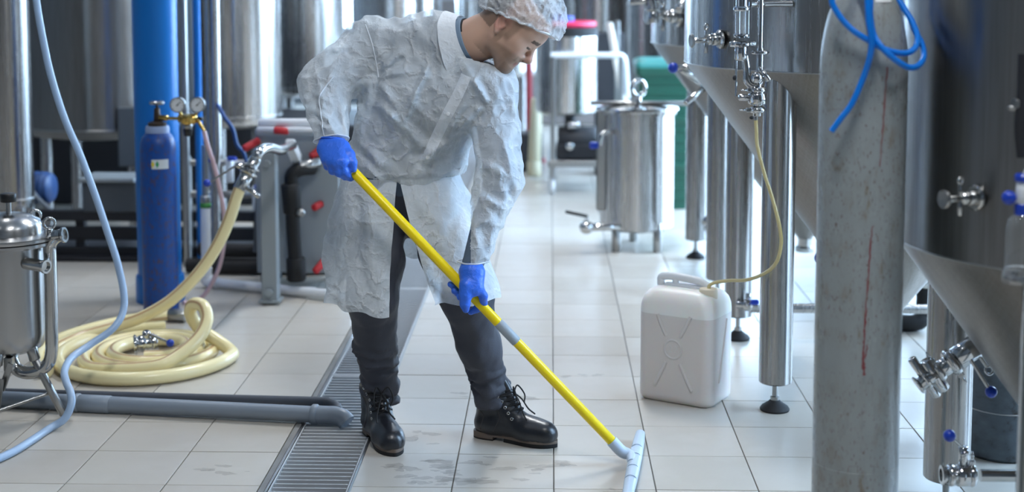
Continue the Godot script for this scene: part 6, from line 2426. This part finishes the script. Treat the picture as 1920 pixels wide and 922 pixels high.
	# cuff seams and a long sleeve seam
	for e in [[J.elb_r, J.wri_r, 0.004], [J.elb_l, J.wri_l, 0.002]]:
		m = mb(coat)
		var ax: Vector3 = V(0.1, -0.9, 0.42).normalized() if e[1] == J.wri_r else V(0, -1, 0)
		var bb := MB.up_to(ax)
		var loop := []
		for k in 28:
			var a := TAU * k / 28
			var d := bb * V(cos(a), 0, sin(a))
			loop.append(march(cf, e[1] - ax * 0.008 + d * 0.10, -d, 0.10))
		m.tube(curve(loop, 2, true), 0.0024, 6, false, [], Color.WHITE, true)
		part(coat, "cuff_seam", m, solid)
	m = mb(coat)
	for path2 in [[V(-0.585, 1.36, -4.1), V(-0.560, 1.30, -4.1), V(-0.548, 1.24, -4.1), V(-0.540, 1.195, -4.1)], [V(-0.675, 1.20, -4.1), V(-0.70, 1.165, -4.1), V(-0.712, 1.13, -4.1), V(-0.70, 1.08, -4.1), V(-0.69, 1.01, -4.1)]]:
		var pts := []
		for p in curve(path2, 5):
			pts.append(march(cf, p, V(0, 0, -1)) + V(0, 0, 0.0005))
		m.tube(PackedVector3Array(pts), 0.0022, 6)
	part(coat, "seam", m, solid)

# the coat's trunk and sleeves: the field above, cut off at the waist but only for the trunk
class CoatTrunk extends Field:
	var src: Field

	func take(f: Field) -> void:
		a = f.a
		b = f.b
		ra = f.ra
		rb = f.rb
		sq = f.sq
		k = f.k

	func at(p: Vector3) -> float:
		var d := src.at(p)
		# trunk side of the waist plane (the left sleeve hangs to the right of x = -0.27 there)
		if p.x < -0.262 or p.z < -4.44:
			d -= 0.016 * smoothstep(0.97, 0.89, p.y)
			d = maxf(d, 0.872 - 0.030 * exp(-pow((p.x + 0.425) / 0.06, 2.0)) + 0.05 * smoothstep(-0.55, -0.70, p.x) - p.y)
		return d

func make_gloves(o: Node3D) -> void:
	var gm := mat(rgb8(50, 110, 226), 0.42)
	gm.heightmap_enabled = true
	gm.heightmap_texture = noise_tex(0.015, [grey(0), grey(1)], 256, 3, FastNoiseLite.TYPE_SIMPLEX_SMOOTH, 81, FastNoiseLite.FRACTAL_RIDGED)
	gm.heightmap_scale = 0.12
	triplanar(gm, Vector3(12, 12, 12))
	gm.rim_enabled = true
	gm.rim = 0.2
	# hand on the pole's end (back of the hand to the camera)
	var g := Field.new()
	var w := V(-0.672, 1.010, -4.285)
	g.cap(w, V(-0.668, 0.985, -4.262), 0.041, 0.038, 0.012, V(1.0, 1.0, 0.8))
	g.cap(V(-0.690, 0.985, -4.255), V(-0.676, 0.958, -4.222), 0.024, 0.019, 0.014)
	g.cap(V(-0.668, 0.985, -4.250), V(-0.657, 0.951, -4.207), 0.025, 0.019, 0.014)
	g.cap(V(-0.648, 0.988, -4.250), V(-0.640, 0.950, -4.198), 0.025, 0.018, 0.014)
	g.cap(V(-0.636, 0.990, -4.248), V(-0.624, 0.955, -4.200), 0.022, 0.017, 0.014)
	# four fingers curl round below the pole
	g.chain([V(-0.682, 0.958, -4.224), V(-0.676, 0.936, -4.228), V(-0.656, 0.932, -4.252), V(-0.640, 0.945, -4.256)], [0.0145, 0.0125, 0.0115, 0.010], 0.006)
	g.chain([V(-0.662, 0.951, -4.206), V(-0.658, 0.926, -4.208), V(-0.640, 0.915, -4.240), V(-0.622, 0.926, -4.252)], [0.0155, 0.0135, 0.012, 0.0105], 0.006)
	g.chain([V(-0.645, 0.948, -4.196), V(-0.639, 0.921, -4.200), V(-0.624, 0.905, -4.232), V(-0.606, 0.914, -4.250)], [0.0155, 0.0135, 0.012, 0.0105], 0.006)
	g.chain([V(-0.629, 0.952, -4.198), V(-0.622, 0.924, -4.200), V(-0.608, 0.902, -4.228), V(-0.594, 0.908, -4.248)], [0.015, 0.013, 0.0115, 0.010], 0.006)
	# thumb on the far side, lying along the pole
	g.chain([V(-0.630, 0.992, -4.248), V(-0.608, 0.972, -4.222), V(-0.598, 0.950, -4.210), V(-0.595, 0.930, -4.208)], [0.019, 0.0145, 0.0125, 0.0105], 0.010)
	g.cut.append([w + V(0, 0.006, 0), V(0.05, 1, -0.25).normalized()])
	var m := mb(o)
	g.net(0.003, m)
	part(o, "glove", m, gm, "blue rubber glove closed round the end of the pole")
	m = mb(o)
	m.torus(w + V(0, 0.002, 0), V(0.05, 1, -0.25).normalized(), 0.040, 0.0028, 28, 8)
	part(o, "glove_cuff", m, gm)
	# lower hand: palm over the pole, thumb pointing down in front
	g = Field.new()
	w = V(-0.240, 0.634, -4.256)
	g.cap(w, V(-0.240, 0.612, -4.240), 0.031, 0.032, 0.012, V(1.05, 1.0, 0.85))
	g.cap(V(-0.254, 0.610, -4.236), V(-0.252, 0.560, -4.208), 0.024, 0.020, 0.014)
	g.cap(V(-0.236, 0.610, -4.232), V(-0.234, 0.562, -4.206), 0.026, 0.021, 0.014)
	g.cap(V(-0.222, 0.608, -4.236), V(-0.220, 0.566, -4.212), 0.022, 0.018, 0.014)
	# thumb
	g.chain([V(-0.256, 0.575, -4.206), V(-0.257, 0.545, -4.196), V(-0.258, 0.520, -4.193), V(-0.256, 0.503, -4.196)], [0.021, 0.0175, 0.0145, 0.0105], 0.010)
	# index beyond the pole on the right, its tip under the coupling
	g.chain([V(-0.219, 0.568, -4.212), V(-0.204, 0.540, -4.222), V(-0.205, 0.512, -4.243), V(-0.226, 0.492, -4.252), V(-0.244, 0.484, -4.246)], [0.0165, 0.0135, 0.0125, 0.0115, 0.0095], 0.006)
	# remaining fingers pass behind and show at the left of the pole
	g.chain([V(-0.232, 0.565, -4.232), V(-0.236, 0.535, -4.256), V(-0.262, 0.520, -4.262), V(-0.277, 0.530, -4.246)], [0.016, 0.0135, 0.0125, 0.0105], 0.006)
	g.chain([V(-0.246, 0.575, -4.240), V(-0.262, 0.550, -4.262), V(-0.283, 0.540, -4.262), V(-0.294, 0.549, -4.247)], [0.0155, 0.013, 0.0120, 0.010], 0.006)
	g.chain([V(-0.254, 0.590, -4.244), V(-0.276, 0.572, -4.262), V(-0.296, 0.562, -4.260), V(-0.306, 0.570, -4.246)], [0.0145, 0.012, 0.011, 0.0095], 0.006)
	g.cut.append([w + V(0, 0.0, 0), V(0, 1, -0.2).normalized()])
	m = mb(o)
	g.net(0.003, m)
	part(o, "glove", m, gm, "blue rubber glove gripping the middle of the pole")
	m = mb(o)
	m.torus(w + V(0, -0.003, 0), V(0, 1, -0.2).normalized(), 0.0305, 0.003, 28, 8)
	part(o, "glove_cuff", m, gm)

func make_boot(o: Node3D, heel: Vector3, toe: Vector3, length: float, inner: float) -> void:
	var f := (toe - heel).normalized()
	var up := V(0, 1, 0)
	var s := f.cross(up).normalized()
	var xf := Transform3D(Basis(f, up, s), heel)
	var L := length
	var leather := mat(rgb8(30, 32, 38), 0.36)
	leather.heightmap_enabled = true
	leather.heightmap_texture = M.fine
	leather.heightmap_scale = 0.05
	triplanar(leather, Vector3(14, 14, 14))
	leather.clearcoat_enabled = true
	leather.clearcoat = 0.35
	leather.clearcoat_roughness = 0.22
	var b := Field.new()
	b.cap(xf * V(0.048, 0.055, 0), xf * V(0.062, 0.175, 0), 0.040, 0.050, 0.02, V(1, 1, 1))
	b.cap(xf * V(0.040, 0.045, 0), xf * V(0.070, 0.050, 0), 0.037, 0.040, 0.02)
	b.cap(xf * V(0.085, 0.145, 0), xf * V(0.125, 0.088, 0), 0.036, 0.033, 0.03)
	b.cap(xf * V(0.125, 0.085, 0), xf * V(0.205, 0.052, 0), 0.034, 0.030, 0.03)
	b.cap(xf * V(0.080, 0.042, 0.004), xf * V(0.190, 0.038, 0.010), 0.034, 0.033, 0.03)
	b.cap(xf * V(0.190, 0.038, -0.012), xf * V(0.235, 0.036, -0.008), 0.036, 0.034, 0.03)
	b.cap(xf * V(0.205, 0.038, 0.012), xf * V(L - 0.042, 0.037, 0.006), 0.034, 0.031, 0.03)
	b.cap(xf * V(L - 0.070, 0.036, -0.006), xf * V(L - 0.040, 0.037, 0.0), 0.034, 0.033, 0.03)
	b.cut.append([xf * V(0, 0.020, 0), V(0, -1, 0)])
	b.cut.append([xf * V(0, 0.178, 0), V(0, 1, 0)])
	var m := mb(o)
	b.net(0.0045, m)
	var boot := part(o, "boot", m, leather, "black leather lace-up boot")
	# sole: welt, then heel block and tread
	var outline := PackedVector2Array()
	var prof := [[0.0, 0.0], [0.004, 0.020], [0.016, 0.032], [0.040, 0.038], [0.080, 0.036], [0.120, 0.033], [0.160, 0.038], [0.200, 0.044], [0.235, 0.044], [0.262, 0.038], [0.282, 0.027], [0.296, 0.012], [0.301, 0.0]]
	var pts := []
	for e in prof:
		pts.append(V(e[0] * L / 0.301, e[1], 0))
	for k in range(prof.size() - 2, 0, -1):
		pts.append(V(prof[k][0] * L / 0.301, -prof[k][1] * (0.88 if prof[k][0] > 0.1 and prof[k][0] < 0.17 else 0.98), 0))
	for p in curve(pts, 3, true):
		outline.append(Vector2(p.x, p.y))
	var turn := Transform3D(Basis(f, s, -up), heel)
	var welt := mb(boot)
	welt.prism(outline, -0.0235, -0.013, turn, true)
	var front := PackedVector2Array()
	var back := PackedVector2Array()
	var tip := outline.duplicate()
	for q in outline:
		if q.x > 0.098:
			front.append(q)
	var hb := Geometry2D.intersect_polygons(outline, PackedVector2Array([Vector2(-0.05, -0.1), Vector2(0.082, -0.1), Vector2(0.082, 0.1), Vector2(-0.05, 0.1)]))
	var fr := Geometry2D.intersect_polygons(outline, PackedVector2Array([Vector2(0.12, -0.1), Vector2(0.4, -0.1), Vector2(0.4, 0.1), Vector2(0.12, 0.1)]))
	welt.prism(hb[0], -0.0135, -0.005, turn)
	part(boot, "welt", welt, mat(rgb8(112, 98, 88), 0.6), "tan welt")
	m = mb(boot)
	m.prism(hb[0], -0.0052, -0.0004, turn)
	m.prism(fr[0], -0.0132, -0.0006, turn)
	part(boot, "tread", m, M.black_rubber)
	# tongue, eyelets and laces
	m = mb(boot)
	m.tube(curve([xf * V(0.100, 0.192, 0), xf * V(0.118, 0.165, 0), xf * V(0.138, 0.130, 0), xf * V(0.160, 0.098, 0)], 5), [0.018, 0.018, 0.018, 0.018, 0.018, 0.017, 0.017, 0.017, 0.017, 0.017, 0.016, 0.015, 0.014, 0.013, 0.012, 0.010], 12)
	part(boot, "tongue", m, leather)
	var steel := []
	for i in 6:
		var t := i / 5.0
		for side in [-1.0, 1.0]:
			var e := xf * V(lerpf(0.088, 0.152, t), lerpf(0.168, 0.084, t), 0.5 * side)
			var hit := march(b, e, -s * side, 0.5)
			steel.append(hit)
	m = mb(boot)
	for i in 12:
		m.torus(steel[i], s * (1.0 if i % 2 else -1.0) + f * 0.3, 0.0042, 0.0016, 12, 6)
	part(boot, "eyelet", m, M.chrome, "metal eyelets").set_meta("kind", "stuff")
	m = mb(boot)
	for i in 5:
		var c := xf * V(lerpf(0.135, 0.182, i / 5.0), lerpf(0.165, 0.098, i / 5.0), 0)
		m.tube(curve([steel[2 * i], c, steel[2 * i + 3]], 4), 0.0023, 6)
		m.tube(curve([steel[2 * i + 1], c + V(0, 0.003, 0), steel[2 * i + 2]], 4), 0.0023, 6)
	var kn := xf * V(0.142, 0.160, 0)
	for e in [[V(0.150, 0.185, 0.02), V(0.170, 0.150, 0.035), V(0.165, 0.120, 0.03)], [V(0.145, 0.180, -0.02), V(0.165, 0.150, -0.032), V(0.170, 0.125, -0.02)]]:
		m.tube(curve([kn, xf * e[0], xf * e[1], xf * e[2]], 5), 0.0028, 6)
	for e in [[V(0.165, 0.140, 0.012), V(0.190, 0.105, 0.030), V(0.205, 0.085, 0.034)], [V(0.165, 0.140, -0.010), V(0.188, 0.110, -0.012), V(0.206, 0.090, -0.026)]]:
		m.tube(curve([kn, xf * e[0], xf * e[1], xf * e[2]], 5), 0.0026, 6)
	part(boot, "lace", m, M.black_rubber, "black laces")
	# stitched seams of quarter and heel cap
	m = mb(boot)
	for side in [-1.0, 1.0]:
		for path in [[V(0.02, 0.105, 0), V(0.040, 0.098, 0), V(0.052, 0.082, 0), V(0.046, 0.055, 0), V(0.036, 0.030, 0)], [V(0.03, 0.150, 0), V(0.075, 0.140, 0), V(0.098, 0.115, 0), V(0.110, 0.085, 0), V(0.098, 0.055, 0), V(0.088, 0.035, 0)]]:
			var line := []
			for p in curve(path, 4):
				line.append(march(b, xf * p + s * side * 0.3, -s * side, 0.3) + s * side * 0.0002)
			m.tube(PackedVector3Array(line), 0.0011, 5)
	part(boot, "stitching", m, mat(rgb8(78, 74, 74), 0.7)).set_meta("kind", "stuff")

func _ready() -> void:
	make_materials()
	camera_and_light()
	make_room()
	make_drain()
	make_fermenters()
	make_back_tanks()
	make_grey_cylinder()
	make_blue_cylinder()
	make_machine()
	make_skid()
	make_trolley()
	make_pot()
	make_bins()
	make_filter()
	make_floor_pipes()
	make_hoses()
	make_jerrycan()
	make_squeegee()
	make_bottle()
	make_person()
	make_puddles()
